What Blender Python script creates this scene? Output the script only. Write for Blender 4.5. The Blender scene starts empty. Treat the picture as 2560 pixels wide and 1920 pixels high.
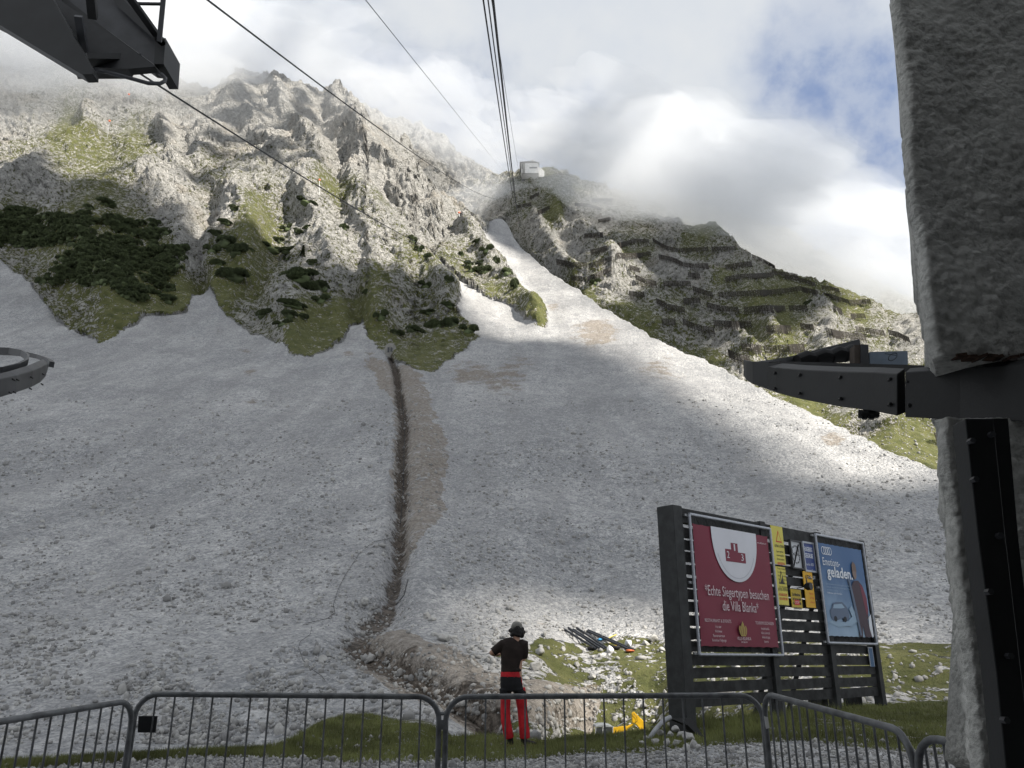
import bpy, bmesh, math, random
import numpy as np
from mathutils import Vector, Matrix, Quaternion

# ------------------------------------------------------------------ camera, world, sun
scene = bpy.context.scene
COL = scene.collection
PITCH = math.radians(19.0)
FPX = 2009.0
CAM = np.array([0.0, 0.0, 1.4])
cp, sp = math.cos(PITCH), math.sin(PITCH)

cam_data = bpy.data.cameras.new("camera")
cam_data.sensor_width = 36.0
cam_data.lens = 36.0 * FPX / 2560.0
cam_data.clip_start = 0.05
cam_data.clip_end = 20000
cam = bpy.data.objects.new("camera", cam_data)
COL.objects.link(cam)
cam.location = CAM
cam.rotation_euler = (math.radians(90) + PITCH, 0, 0)
scene.camera = cam

SUN_DIR = Vector((0.66, -0.50, 0.70)).normalized()      # towards the sun
sun_el = math.asin(SUN_DIR.z)
sun_az = math.atan2(SUN_DIR.x, SUN_DIR.y)               # from +Y, clockwise
sd = bpy.data.lights.new("sun", 'SUN')
sd.energy = 5.0
sd.angle = math.radians(0.7)
sd.color = (1.0, 0.93, 0.82)
sun = bpy.data.objects.new("sun", sd)
COL.objects.link(sun)
sun.rotation_euler = SUN_DIR.to_track_quat('Z', 'Y').to_euler()

scene.view_settings.view_transform = 'Standard'
scene.view_settings.look = 'None'
scene.view_settings.exposure = 0.9
scene.view_settings.gamma = 1.0
scene.view_settings.use_curve_mapping = False
scene.render.engine = 'CYCLES'
scene.cycles.use_denoising = True
scene.cycles.max_bounces = 6
scene.cycles.diffuse_bounces = 3
scene.cycles.glossy_bounces = 2
scene.cycles.transmission_bounces = 3
scene.cycles.transparent_max_bounces = 16
scene.cycles.volume_bounces = 5
scene.cycles.use_adaptive_sampling = True
scene.cycles.adaptive_threshold = 0.02
scene.cycles.sample_clamp_indirect = 6.0


def RAY(u, v):
    """direction (with y component 1) of the line of sight through a point of the photograph"""
    x = (np.asarray(u, float) - 1280) / FPX
    up = (960 - np.asarray(v, float)) / FPX
    dy = cp - up * sp
    return x / dy, (sp + up * cp) / dy


def PT(u, v, Y):
    a, b = RAY(u, v)
    Y = np.asarray(Y, float)
    return np.stack([CAM[0] + a * Y, CAM[1] + Y + 0 * a, CAM[2] + b * Y], -1)


def P3(u, v, Y):
    return Vector(PT(u, v, Y).tolist())


# ---- node helpers
def new_mat(name):
    m = bpy.data.materials.new(name)
    m.use_nodes = True
    nt = m.node_tree
    nt.nodes.clear()
    return m, nt


class N:
    """tiny node-graph writer"""
    def __init__(s, nt):
        s.nt = nt

    def n(s, t, **kw):
        nd = s.nt.nodes.new(t)
        for k, v in kw.items():
            if k.startswith('i_'):
                key = k[2:]
                key = int(key) if key.isdigit() else key.replace('_', ' ')
                s.set(nd.inputs[key], v)
            else:
                setattr(nd, k, v)
        return nd

    def set(s, sock, v):
        if isinstance(v, bpy.types.NodeSocket):
            s.nt.links.new(v, sock)
        elif isinstance(v, bpy.types.Node):
            s.nt.links.new(v.outputs[0], sock)
        else:
            if hasattr(sock, 'default_value') and isinstance(v, (tuple, list)) and len(v) == 3 and sock.type == 'RGBA':
                v = (*v, 1.0)
            sock.default_value = v

    def math(s, op, a, b=0.0, c=0.0, clamp=False):
        nd = s.nt.nodes.new('ShaderNodeMath')
        nd.operation = op
        nd.use_clamp = clamp
        s.set(nd.inputs[0], a); s.set(nd.inputs[1], b); s.set(nd.inputs[2], c)
        return nd.outputs[0]

    def mix(s, f, a, b, mode='MIX'):
        nd = s.nt.nodes.new('ShaderNodeMix')
        nd.data_type = 'RGBA'; nd.blend_type = mode
        s.set(nd.inputs[0], f); s.set(nd.inputs[6], a); s.set(nd.inputs[7], b)
        return nd.outputs[2]

    def noise(s, vec, scale, detail=4.0, rough=0.55, dist=0.0):
        nd = s.nt.nodes.new('ShaderNodeTexNoise')
        s.set(nd.inputs['Vector'], vec)
        nd.inputs['Scale'].default_value = scale
        nd.inputs['Detail'].default_value = detail
        nd.inputs['Roughness'].default_value = rough
        nd.inputs['Distortion'].default_value = dist
        return nd.outputs[0]

    def vor(s, vec, scale, feature='F1', out=0, rand=1.0):
        nd = s.nt.nodes.new('ShaderNodeTexVoronoi')
        nd.feature = feature
        s.set(nd.inputs['Vector'], vec)
        nd.inputs['Scale'].default_value = scale
        nd.inputs['Randomness'].default_value = rand
        return nd.outputs[out]

    def ramp(s, f, lo, hi, a=0.0, b=1.0, smooth=True):
        nd = s.nt.nodes.new('ShaderNodeMapRange')
        nd.interpolation_type = 'SMOOTHSTEP' if smooth else 'LINEAR'
        s.set(nd.inputs[0], f)
        nd.inputs[1].default_value = lo; nd.inputs[2].default_value = hi
        nd.inputs[3].default_value = a; nd.inputs[4].default_value = b
        return nd.outputs[0]

    def attr(s, name):
        nd = s.nt.nodes.new('ShaderNodeAttribute')
        nd.attribute_name = name
        return nd.outputs['Fac']

    def out(s, bsdf, vol=None):
        o = s.nt.nodes.new('ShaderNodeOutputMaterial')
        if bsdf is not None:
            s.set(o.inputs[0], bsdf)
        if vol is not None:
            s.set(o.inputs[1], vol)

    def bump(s, h, strength=0.5, dist=0.1, normal=None):
        nd = s.nt.nodes.new('ShaderNodeBump')
        nd.inputs['Strength'].default_value = strength
        nd.inputs['Distance'].default_value = dist
        s.set(nd.inputs['Height'], h)
        if normal is not None:
            s.set(nd.inputs['Normal'], normal)
        return nd.outputs[0]

    def bsdf(s, color, rough=0.8, metal=0.0, normal=None, spec=0.3):
        nd = s.nt.nodes.new('ShaderNodeBsdfPrincipled')
        s.set(nd.inputs['Base Color'], color)
        s.set(nd.inputs['Roughness'], rough)
        s.set(nd.inputs['Metallic'], metal)
        nd.inputs['Specular IOR Level'].default_value = spec
        if normal is not None:
            s.set(nd.inputs['Normal'], normal)
        return nd.outputs[0]


# ---- world: physical sky with a broken cloud deck
world = bpy.data.worlds.new("World")
scene.world = world
world.use_nodes = True
wt = world.node_tree
wt.nodes.clear()
w = N(wt)
tc = w.n('ShaderNodeTexCoord')
gen = tc.outputs['Generated']
sky = w.n('ShaderNodeTexSky')
sky.sky_type = 'NISHITA'
sky.sun_disc = False
sky.sun_elevation = sun_el
sky.sun_rotation = sun_az
sky.altitude = 1900
sky.air_density = 1.0
sky.dust_density = 1.0
# blue gaps between the clouds, given by direction
gapv = None
wob = w.noise(gen, 6.0, 5.0, 0.6)
wob2 = w.noise(gen, 17.0, 5.0, 0.62)
GAPS = [(2175, 270, 0.12, 0.9), (2130, 560, 0.12, 1.0), (2240, 400, 0.09, 0.9), (2020, 150, 0.08, 0.6), (610, 130, 0.085, 0.8), (1480, 420, 0.10, 0.95),
        (1130, 330, 0.14, 0.8), (2080, 60, 0.07, 0.5), (980, 230, 0.12, 0.55), (1650, 130, 0.05, 0.0)]
for (u, v, r, g) in GAPS:
    a, b = RAY(u, v)
    d = Vector((float(a), 1.0, float(b))).normalized()
    vm = w.n('ShaderNodeVectorMath', operation='DISTANCE')
    w.set(vm.inputs[0], gen); vm.inputs[1].default_value = d
    e = w.math('DIVIDE', vm.outputs['Value'], r)
    e = w.math('ADD', e, w.math('MULTIPLY', w.math('SUBTRACT', wob, 0.5), 2.6))
    e = w.ramp(e, 0.1, 1.25, g, 0.0)
    gapv = e if gapv is None else w.math('MAXIMUM', gapv, e)
gapv = w.math('MULTIPLY', gapv, w.ramp(wob2, 0.3, 0.62, 1.0, 0.55))
# second octave of soft cloud shading
cl = w.noise(gen, 2.6, 6.0, 0.55)
cl2 = w.noise(gen, 9.0, 5.0, 0.6)
shade = w.math('ADD', w.math('MULTIPLY', cl, 0.7), w.math('MULTIPLY', cl2, 0.3))
SKY_STR = 0.055
ccol = w.mix(w.ramp(shade, 0.36, 0.62), (6.6, 7.05, 7.7), (7.6, 7.8, 8.0))
skyc = w.mix(0.6, sky.outputs[0], (2.7, 3.9, 6.9))
wcol = w.mix(gapv, ccol, skyc)
bg = w.n('ShaderNodeBackground')
w.set(bg.inputs[0], wcol)
bg.inputs[1].default_value = SKY_STR
wo = w.n('ShaderNodeOutputWorld')
w.set(wo.inputs[0], bg.outputs[0])

# ------------------------------------------------------------------ object helpers
def tag(o, label=None, cat=None, group=None, kind=None):
    if label: o["label"] = label
    if cat: o["category"] = cat
    if group: o["group"] = group
    if kind: o["kind"] = kind
    return o


def empty(name, loc=(0, 0, 0), rz=0.0):
    o = bpy.data.objects.new(name, None)
    o.empty_display_size = 0.1
    COL.objects.link(o)
    o.location = loc
    o.rotation_euler = (0, 0, rz)
    return o


def set_parent(o, parent):
    """parent and keep the child's coordinates as WORLD coordinates"""
    if parent is None:
        return o
    o.parent = parent
    pm = Matrix.Translation(parent.location) @ parent.rotation_euler.to_matrix().to_4x4()
    if parent.parent is not None:
        pm = PW[parent.name]
    PW[o.name] = Matrix.Identity(4)
    o.matrix_parent_inverse = pm.inverted()
    return o


PW = {}


def mesh_obj(name, verts, faces, mat, parent=None, smooth=False, world=False):
    me = bpy.data.meshes.new(name)
    verts = np.asarray(verts, np.float32).reshape(-1, 3)
    if isinstance(faces, np.ndarray):
        k = faces.shape[1]
        me.vertices.add(len(verts)); me.vertices.foreach_set('co', verts.ravel())
        me.loops.add(faces.size); me.loops.foreach_set('vertex_index', faces.ravel().astype(np.int32))
        me.polygons.add(len(faces))
        me.polygons.foreach_set('loop_start', np.arange(0, faces.size, k, dtype=np.int32))
        me.update(calc_edges=True)
    else:
        me.from_pydata([tuple(map(float, p)) for p in verts], [], faces)
        me.update()
    if mat is not None:
        me.materials.append(mat)
    if smooth:
        me.polygons.foreach_set('use_smooth', np.ones(len(me.polygons), bool))
    o = bpy.data.objects.new(name, me)
    COL.objects.link(o)
    if parent is not None:
        if world:
            set_parent(o, parent)
        else:
            o.parent = parent
    return o


class MB:
    """collects simple solids, then links them as ONE mesh object"""
    def __init__(s):
        s.v = []; s.f = []

    def add(s, vs, fs):
        k = len(s.v)
        s.v += [tuple(p) for p in vs]
        s.f += [[i + k for i in f] for f in fs]
        return s

    def obox(s, c, ax, ay, az):
        c, ax, ay, az = map(Vector, (c, ax, ay, az))
        vs = [c + i * ax + j * ay + k * az for i in (-1, 1) for j in (-1, 1) for k in (-1, 1)]
        return s.add(vs, [(0, 1, 3, 2), (4, 6, 7, 5), (0, 4, 5, 1), (2, 3, 7, 6), (0, 2, 6, 4), (1, 5, 7, 3)])

    def box(s, c, size, rz=0.0):
        cz, sz = math.cos(rz), math.sin(rz)
        a, b, h = size[0] / 2, size[1] / 2, size[2] / 2
        return s.obox(c, (a * cz, a * sz, 0), (-b * sz, b * cz, 0), (0, 0, h))

    def beam(s, p, q, w_, h_, up=(0, 0, 1)):
        p, q = Vector(p), Vector(q)
        d = (q - p)
        x = d.normalized()
        y = Vector(up).cross(x)
        if y.length < 1e-4: y = Vector((1, 0, 0)).cross(x)
        y.normalize()
        z = x.cross(y)
        return s.obox((p + q) / 2, d / 2, y * w_ / 2, z * h_ / 2)

    def tube(s, pts, r, n=8, cap=True, squash=None):
        pts = [Vector(p) for p in pts]
        rs = r if isinstance(r, (list, tuple)) else [r] * len(pts)
        k0 = len(s.v)
        t0 = (pts[1] - pts[0]).normalized()
        ref = Vector((0, 0, 1)) if abs(t0.z) < 0.9 else Vector((1, 0, 0))
        nrm = t0.cross(ref).normalized()
        for i, p in enumerate(pts):
            if i == 0: t = t0
            elif i == len(pts) - 1: t = (pts[i] - pts[i - 1]).normalized()
            else: t = ((pts[i + 1] - p).normalized() + (p - pts[i - 1]).normalized()).normalized()
            nrm = (nrm - t * nrm.dot(t)).normalized()
            bn = t.cross(nrm)
            rr = rs[i]
            rx, ry = (rr if isinstance(rr, tuple) else (rr, rr))
            for j in range(n):
                a = 2 * math.pi * j / n
                s.v.append(tuple(p + nrm * math.cos(a) * rx + bn * math.sin(a) * ry))
        for i in range(len(pts) - 1):
            for j in range(n):
                a = k0 + i * n + j; b = k0 + i * n + (j + 1) % n
                s.f.append([a, b, b + n, a + n])
        if cap:
            s.f.append([k0 + j for j in range(n)][::-1])
            s.f.append([k0 + (len(pts) - 1) * n + j for j in range(n)])
        return s

    def prism(s, poly, off):
        """poly: list of 3D points, extruded by vector off"""
        n = len(poly)
        poly = [Vector(p) for p in poly]; off = Vector(off)
        vs = poly + [p + off for p in poly]
        fs = [list(range(n))[::-1], [n + i for i in range(n)]]
        for i in range(n):
            j = (i + 1) % n
            fs.append([i, j, j + n, i + n])
        return s.add(vs, fs)

    def build(s, name, mat, parent=None, smooth=False, bevel=0.0, world=False):
        o = mesh_obj(name, s.v, s.f, mat, parent, world=world)
        bm = bmesh.new(); bm.from_mesh(o.data)
        bmesh.ops.recalc_face_normals(bm, faces=bm.faces)
        if bevel > 0:
            bmesh.ops.bevel(bm, geom=[e for e in bm.edges if e.calc_face_angle(0) > 0.6], offset=bevel,
                            segments=1, affect='EDGES', clamp_overlap=True)
        bm.to_mesh(o.data); bm.free()
        if smooth:
            o.data.polygons.foreach_set('use_smooth', np.ones(len(o.data.polygons), bool))
            try:
                o.data.set_sharp_from_angle(angle=math.radians(40))
            except Exception:
                pass
        return o


# ------------------------------------------------------------------ numpy noise
_rs = np.random.RandomState(7)
_perm = _rs.permutation(512).astype(np.int64)
_grad = _rs.normal(size=(512, 3)); _grad /= np.linalg.norm(_grad, axis=1)[:, None]


def _h(i, j, k):
    return _perm[(_perm[(_perm[i & 511] + j) & 511] + k) & 511]


def pnoise(p):
    """gradient noise, p (n,3) -> about -1..1"""
    q = np.floor(p).astype(np.int64); f = p - q
    t = f * f * f * (f * (f * 6 - 15) + 10)
    out = 0
    for di in (0, 1):
        wx = t[:, 0] if di else 1 - t[:, 0]
        for dj in (0, 1):
            wy = t[:, 1] if dj else 1 - t[:, 1]
            for dk in (0, 1):
                wz = t[:, 2] if dk else 1 - t[:, 2]
                g = _grad[_h(q[:, 0] + di, q[:, 1] + dj, q[:, 2] + dk)]
                d = g[:, 0] * (f[:, 0] - di) + g[:, 1] * (f[:, 1] - dj) + g[:, 2] * (f[:, 2] - dk)
                out = out + wx * wy * wz * d
    return out * 1.6


def fbm(p, octv=4, gain=0.5, lac=2.03):
    a = 1.0; s = 0; 
    for i in range(octv):
        s = s + a * pnoise(p + i * 17.3); p = p * lac; a *= gain
    return s


def ridged(p, octv=4, gain=0.55, lac=2.1):
    a = 1.0; s = 0; prev = 1.0
    for i in range(octv):
        n = 1 - np.abs(pnoise(p + i * 31.7)); n = n * n
        s = s + a * n * prev; prev = np.clip(n * 1.3, 0, 1); p = p * lac; a *= gain
    return s


def worley(p):
    """F1, F2 distances"""
    q = np.floor(p).astype(np.int64)
    f1 = np.full(len(p), 9.0); f2 = np.full(len(p), 9.0)
    for i in (-1, 0, 1):
        for j in (-1, 0, 1):
            for k in (-1, 0, 1):
                c = q + (i, j, k)
                h = _h(c[:, 0], c[:, 1], c[:, 2])
                d = np.linalg.norm(c + 0.5 + _grad[h] * 0.45 - p, axis=1)
                m = d < f1
                f2 = np.where(m, f1, np.minimum(f2, d)); f1 = np.where(m, d, f1)
    return f1, f2


def in_poly(u, v, poly):
    poly = np.asarray(poly, float)
    ins = np.zeros(np.shape(u), bool)
    j = len(poly) - 1
    for i in range(len(poly)):
        xi, yi = poly[i]; xj, yj = poly[j]
        if yi != yj:
            c = ((yi > v) != (yj > v)) & (u < (xj - xi) * (v - yi) / (yj - yi) + xi)
            ins ^= c
        j = i
    return ins


def seg_dist(u, v, pl):
    """distance to polyline, parameter along it (0..len-1), signed side"""
    pl = np.asarray(pl, float)
    best = np.full(np.shape(u), 1e9); par = np.zeros(np.shape(u)); side = np.zeros(np.shape(u))
    for i in range(len(pl) - 1):
        a, b = pl[i], pl[i + 1]; d = b - a; L2 = (d * d).sum()
        t = np.clip(((u - a[0]) * d[0] + (v - a[1]) * d[1]) / L2, 0, 1)
        dx = u - (a[0] + t * d[0]); dy = v - (a[1] + t * d[1])
        ds = np.hypot(dx, dy); m = ds < best
        best = np.where(m, ds, best); par = np.where(m, i + t, par)
        side = np.where(m, np.sign(d[0] * dy - d[1] * dx), side)
    return best, par, side


def sstep(x, a, b):
    t = np.clip((x - a) / (b - a), 0, 1)
    return t * t * (3 - 2 * t)


class TPS:
    """thin-plate surface through control points (u, v, value)"""
    def __init__(s, pts, smooth=0.0):
        c = np.asarray(pts, float); s.c = c[:, :2] / 500.0
        n = len(c)
        K = s.U(s.c, s.c) + np.eye(n) * smooth
        Pm = np.hstack([np.ones((n, 1)), s.c])
        A = np.zeros((n + 3, n + 3)); A[:n, :n] = K; A[:n, n:] = Pm; A[n:, :n] = Pm.T
        s.w = np.linalg.solve(A, np.concatenate([c[:, 2], np.zeros(3)]))

    def U(s, a, b):
        r2 = ((a[:, None, :] - b[None]) ** 2).sum(-1)
        return 0.5 * r2 * np.log(r2 + 1e-9)

    def __call__(s, u, v):
        u = np.asarray(u, float); sh = u.shape
        q = np.stack([u.ravel(), np.broadcast_to(v, sh).ravel()], -1) / 500.0
        out = np.empty(len(q)); n = len(s.c)
        for i in range(0, len(q), 60000):
            b = q[i:i + 60000]
            out[i:i + 60000] = s.U(b, s.c) @ s.w[:n] + s.w[n] + b @ s.w[n + 1:]
        return out.reshape(sh)


def idw(u, v, pts, power=2.2, soft=25.0):
    """smooth blend of scattered values, for paint weights"""
    c = np.asarray(pts, float)
    num = 0; den = 0
    for (a, b, val) in c:
        wgt = 1.0 / (((u - a) ** 2 + (v - b) ** 2 + soft * soft) ** (power / 2 + 0.6))
        num = num + wgt * val; den = den + wgt
    return num / den

# ------------------------------------------------------------------ terrain
U_COLS = [-400, 0, 300, 640, 900, 1100, 1300, 1470, 1640, 1800, 2100, 2400, 2960]
_mtn = [(850, 210), (800, 225), (700, 252), (600, 285), (500, 322), (400, 365), (300, 412), (200, 460), (100, 515), (0, 570)]
_scr = [(1700, 42), (1652, 45.5), (1600, 50), (1500, 60), (1300, 84), (1100, 118), (1000, 145), (900, 182)]
_low = [(1860, 34), (1800, 37)]
_s3 = [(1300, 84), (1100, 118), (1000, 145), (900, 184)]
PROF = {
    -400: _low + _scr + _mtn, 0: _low + _scr + _mtn, 300: _low + _scr + _mtn, 640: _low + _scr + _mtn,
    900: _low + _scr + _mtn,
    1100: [(1860, 32), (1800, 35), (1750, 38), (1700, 41), (1652, 45), (1600, 50), (1500, 61)] + _s3 + [(850, 208), (800, 228), (700, 275), (600, 325), (500, 400), (400, 460), (300, 520), (200, 560), (0, 640)],
    1300: [(1840, 33), (1780, 35.5), (1715, 38), (1695, 43), (1652, 46.5), (1600, 52), (1500, 63)] + _s3 + [(850, 212), (750, 268), (650, 335), (600, 370), (545, 430), (400, 520), (0, 700)],
    1470: [(1842, 44), (1800, 45), (1740, 47), (1700, 49), (1652, 52), (1600, 56), (1500, 66), (1300, 88), (1100, 120), (1000, 147), (900, 185), (800, 228), (740, 258), (600, 350), (0, 700)],
    1640: [(1835, 43), (1780, 44.5), (1740, 46), (1700, 48), (1652, 51), (1600, 56), (1500, 66), (1300, 88), (1100, 120), (1000, 145), (900, 178), (840, 205), (600, 350), (0, 700)],
    1800: [(1800, 33), (1750, 35.5), (1700, 39), (1652, 43), (1600, 49), (1500, 61), (1300, 84), (1100, 118), (1000, 144), (920, 178), (600, 340), (0, 600)],
    2100: [(1765, 28), (1700, 33), (1652, 38), (1610, 45), (1500, 59), (1300, 82), (1200, 98), (1100, 118), (1060, 128), (800, 200), (0, 500)],
    2400: [(1765, 28), (1700, 33), (1652, 38), (1610, 45), (1500, 58), (1300, 80), (1200, 95), (1160, 102), (800, 190), (0, 480)],
    2960: [(1765, 28), (1700, 33), (1652, 38), (1610, 45), (1500, 58), (1400, 70), (1160, 100), (800, 190), (0, 480)],
}
_vt = np.arange(-40, 1960, 4.0)
_tab = []
for u in U_COLS:
    p = sorted(q for q in PROF[u] if q[1] > 22); vv = [a for a, _ in p]; yy = np.log([b for _, b in p])
    vv.append(1950); yy = np.append(yy, max(np.log(26.0) * 0.5 + yy[-1] * 0.5 - 0.05, yy[-1] - 0.5))
    t = np.interp(_vt, vv, yy) if vv[0] < vv[-1] else None
    t = np.interp(_vt, *zip(*sorted(zip(vv, yy))))
    k = np.exp(-0.5 * (np.arange(-12, 13) / 5.0) ** 2); k /= k.sum()
    _tab.append(np.convolve(np.pad(t, 12, 'edge'), k, 'valid'))
_tab = np.array(_tab)
CREST = [(-500, 1915), (0, 1908), (230, 1894), (400, 1883), (640, 1871), (700, 1862), (747, 1838), (790, 1812), (830, 1796), (874, 1787), (931, 1787), (1007, 1808), (1080, 1814), (1127, 1843), (1217, 1834), (1290, 1840), (1350, 1857), (1400, 1845), (1480, 1838), (1574, 1828), (1640, 1825), (1750, 1803), (1850, 1790), (2100, 1765), (2400, 1752), (3000, 1750)]
CREST_Z = [(-500, .25), (640, .25), (790, .45), (900, .52), (1050, .42), (1130, .22), (1400, .22), (1640, .3), (1850, .42), (2100, .5), (3000, .5)]


def crest_v(u):
    return np.interp(u, [p[0] for p in CREST], [p[1] for p in CREST]) + fbm(np.stack([np.ravel(u) * 0.03, np.ravel(u) * 0, np.ravel(u) * 0 + 8], -1), 4).reshape(np.shape(u)) * 2.5


def depth1(u, v):
    """distance of the nearer terrain sheet along the line of sight"""
    u = np.asarray(u, float); v = np.asarray(v, float)
    uc = np.array(U_COLS, float)
    i = np.clip(np.searchsorted(uc, u) - 1, 0, len(uc) - 2)
    fu = np.clip((u - uc[i]) / (uc[i + 1] - uc[i]), 0, 1); fu = fu * fu * (3 - 2 * fu) * 0.5 + fu * 0.5
    x = np.clip((v + 40) / 4.0, 0, len(_vt) - 1.001); j = x.astype(int); fv = x - j
    a = _tab[i, j] * (1 - fv) + _tab[i, j + 1] * fv
    b = _tab[i + 1, j] * (1 - fv) + _tab[i + 1, j + 1] * fv
    far = np.exp(a * (1 - fu) + b * fu)
    vc = crest_v(u); zc = np.interp(u, [p[0] for p in CREST_Z], [p[1] for p in CREST_Z])
    f = np.clip((1945 - v) / (1945 - vc), 0, 1)
    t = np.minimum(RAY(u, v)[1], -0.02)
    near = (0.2 + (zc - 0.2) * f * f - 1.4) / t
    return np.where(v > vc, near, far)


# painted outlines on the slope (where scree, grass, spoil lie), in photograph coordinates
SCREE = [(-420, 500), (0, 646), (78, 708), (117, 763), (163, 817), (264, 864), (330, 840), (373, 802), (467, 778), (482, 739), (478, 712), (502, 708), (533, 720), (552, 770), (622, 829), (739, 891), (805, 883), (862, 845), (884, 799), (905, 777), (903, 800), (926, 856), (975, 885), (1030, 925), (1053, 930), (1082, 931), (1111, 903), (1157, 880), (1197, 838), (1142, 775), (1154, 740), (1130, 701), (1090, 664), (1078, 650), (1090, 652), (1134, 690), (1189, 725), (1267, 764), (1330, 812), (1364, 820), (1370, 791), (1344, 760), (1301, 725), (1282, 682), (1239, 639), (1212, 608), (1177, 575), (1150, 548), (1168, 545), (1215, 590), (1245, 500), (1290, 560), (1400, 690), (1700, 850), (2500, 1150), (3000, 1300), (3000, 1620),
         (2300, 1606), (2150, 1600), (2000, 1600), (1700, 1590), (1560, 1585), (1500, 1590), (1420, 1600), (1350, 1590), (1310, 1620), (1180, 1640), (1050, 1700), (960, 1720), (860, 1745), (760, 1775), (640, 1800), (560, 1850), (400, 1868), (200, 1882), (-420, 1895)]
GRASS_PTS = [  # u, v, share of turf (0 rock .. 1 turf)
    (-200, 300, .2), (0, 200, .0), (0, 330, .15), (60, 400, .55), (160, 335, .9), (190, 330, .9), (120, 300, .2), (0, 470, .15), (100, 470, .1), (250, 300, .2), (300, 250, .05), (330, 340, .7), (250, 400, .75), (350, 400, .75),
    (200, 440, .6), (280, 470, .7), (330, 460, .45), (240, 530, .7), (150, 510, .35), (60, 540, .55), (300, 520, .6), (380, 450, .15), (430, 470, .1), (350, 560, .7), (420, 540, .15), (390, 510, .3), (470, 560, .15), (100, 600, .8), (200, 620, .8), (300, 640, .8), (400, 620, .7), (460, 720, .95), (380, 720, .9), (270, 700, .8), (150, 720, .75), (60, 640, .5), (120, 720, .4), (330, 790, .9), (230, 800, .55), (420, 760, .9), (290, 840, .9), (370, 770, .85),
    (470, 640, .2), (450, 340, .05), (500, 320, .03), (600, 300, .0), (560, 240, .03), (650, 250, .0), (540, 440, .5), (700, 330, .0), (600, 430, .45), (560, 480, .45), (640, 440, .35), (600, 500, .15), (560, 540, .1), (650, 520, .75), (680, 560, .8), (700, 500, .4), (640, 590, .85), (620, 620, .8), (580, 690, .9), (560, 740, .95), (620, 700, .75), (700, 600, .5), (740, 560, .2), (800, 540, .25), (760, 470, .2), (860, 470, .7), (830, 460, .8), (850, 380, .05), (900, 400, .0), (960, 450, .0), (900, 330, .0), (1000, 500, .02), (820, 300, .0),
    (800, 620, .25), (780, 660, .3), (850, 700, .35), (760, 720, .5), (720, 760, .3), (640, 790, .35), (780, 820, .9), (740, 870, .95), (840, 830, .9), (860, 790, .9), (700, 850, .4), (700, 700, .55), (600, 760, .5), (880, 560, .2), (930, 540, .5), (960, 520, .6), (900, 620, .25), (920, 590, .3), (950, 640, .25), (1000, 590, .25), (1010, 620, .6), (1040, 660, .7), (1070, 700, .7), (990, 690, .5), (940, 700, .8), (960, 740, .8), (910, 770, .95), (1000, 740, .35), (1100, 730, .4), (1060, 720, .5), (920, 830, .95), (1000, 800, .55), (1060, 800, .6), (1050, 880, .9), (1100, 860, .85), (980, 850, .7), (1150, 830, .7), (1000, 780, .4),
    (1050, 560, .02), (1100, 580, .1), (1100, 530, .02), (1130, 600, .35), (1120, 640, .7), (1150, 620, .5), (1180, 640, .4), (1200, 620, .3), (1170, 680, .7), (1210, 700, .35), (1250, 690, .3), (1230, 730, .85), (1290, 750, .85), (1340, 790, .95), (1270, 700, .4), (1300, 770, .5), (1040, 600, .15), (1140, 560, .3)]
NEAR_GRASS = [(-420, 1860), (0, 1860), (640, 1760), (2960, 1700), (2960, 1870), (2442, 1878), (2312, 1888), (2230, 1876), (2100, 1864), (2003, 1850), (1840, 1862), (1750, 1862), (1620, 1880), (1500, 1880), (1242, 1903), (845, 1907), (700, 1890), (500, 1885), (-420, 1925)]
MID_PTS = [  # turf share on the ground beyond the terrace (v 1540..1840)
    (1240, 1590, .75), (1280, 1600, .6), (1330, 1570, .1), (1350, 1600, .85), (1420, 1600, .85), (1400, 1640, .75), (1340, 1640, .5), (1300, 1660, .3), (1470, 1640, .2), (1500, 1660, .15), (1460, 1600, .5), (1560, 1650, .8), (1600, 1690, .95), (1560, 1610, .75), (1640, 1640, .6), (1600, 1600, .7), (1640, 1570, .5), (1520, 1700, .1), (1580, 1730, .3), (1640, 1720, .65), (1430, 1690, .7), (1380, 1720, .85), (1500, 1740, .3), (1440, 1750, .8), (1540, 1780, .6), (1480, 1800, .7), (1600, 1800, .6), (1650, 1790, .7), (1340, 1690, .3), (1520, 1570, .0), (1580, 1580, .05), (1450, 1560, 0), (1620, 1550, .1),
    (1660, 1690, .6), (1800, 1680, .8), (1900, 1700, .6), (1950, 1750, .4), (2050, 1760, .4), (2200, 1700, .95), (2300, 1680, .95), (2250, 1650, 1), (2400, 1660, .9), (2220, 1740, .35), (2260, 1770, .1), (2330, 1720, .45), (2340, 1770, .25), (2400, 1740, .6), (2430, 1790, .7), (2150, 1760, .2), (2200, 1600, .5), (2400, 1600, .6), (1740, 1600, .3), (1900, 1600, .4), (1700, 1640, .7), (1240, 1660, .05), (1220, 1700, .02)]
TRENCH = [(975, 890), (990, 930), (1000, 1000), (1010, 1060), (1004, 1130), (1003, 1200), (998, 1300), (993, 1400), (980, 1480), (960, 1520), (905, 1560), (880, 1600), (920, 1635), (1000, 1670), (1080, 1715), (1150, 1765), (1220, 1810)]
SPOIL = [(925, 880), (975, 905), (1012, 915), (1050, 950), (1090, 1000), (1095, 1060), (1115, 1110), (1118, 1160), (1112, 1250), (1105, 1320), (1060, 1360), (1010, 1420), (990, 1420), (985, 1300), (985, 1150), (985, 1000), (950, 960), (905, 900)]
SPOIL2 = [(930, 1550), (960, 1545), (1030, 1590), (1120, 1620), (1190, 1640), (1250, 1680), (1260, 1700), (1500, 1720), (1500, 1760), (1480, 1830), (1180, 1810), (1130, 1790), (1000, 1735), (940, 1690), (880, 1650), (870, 1600)]
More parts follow.
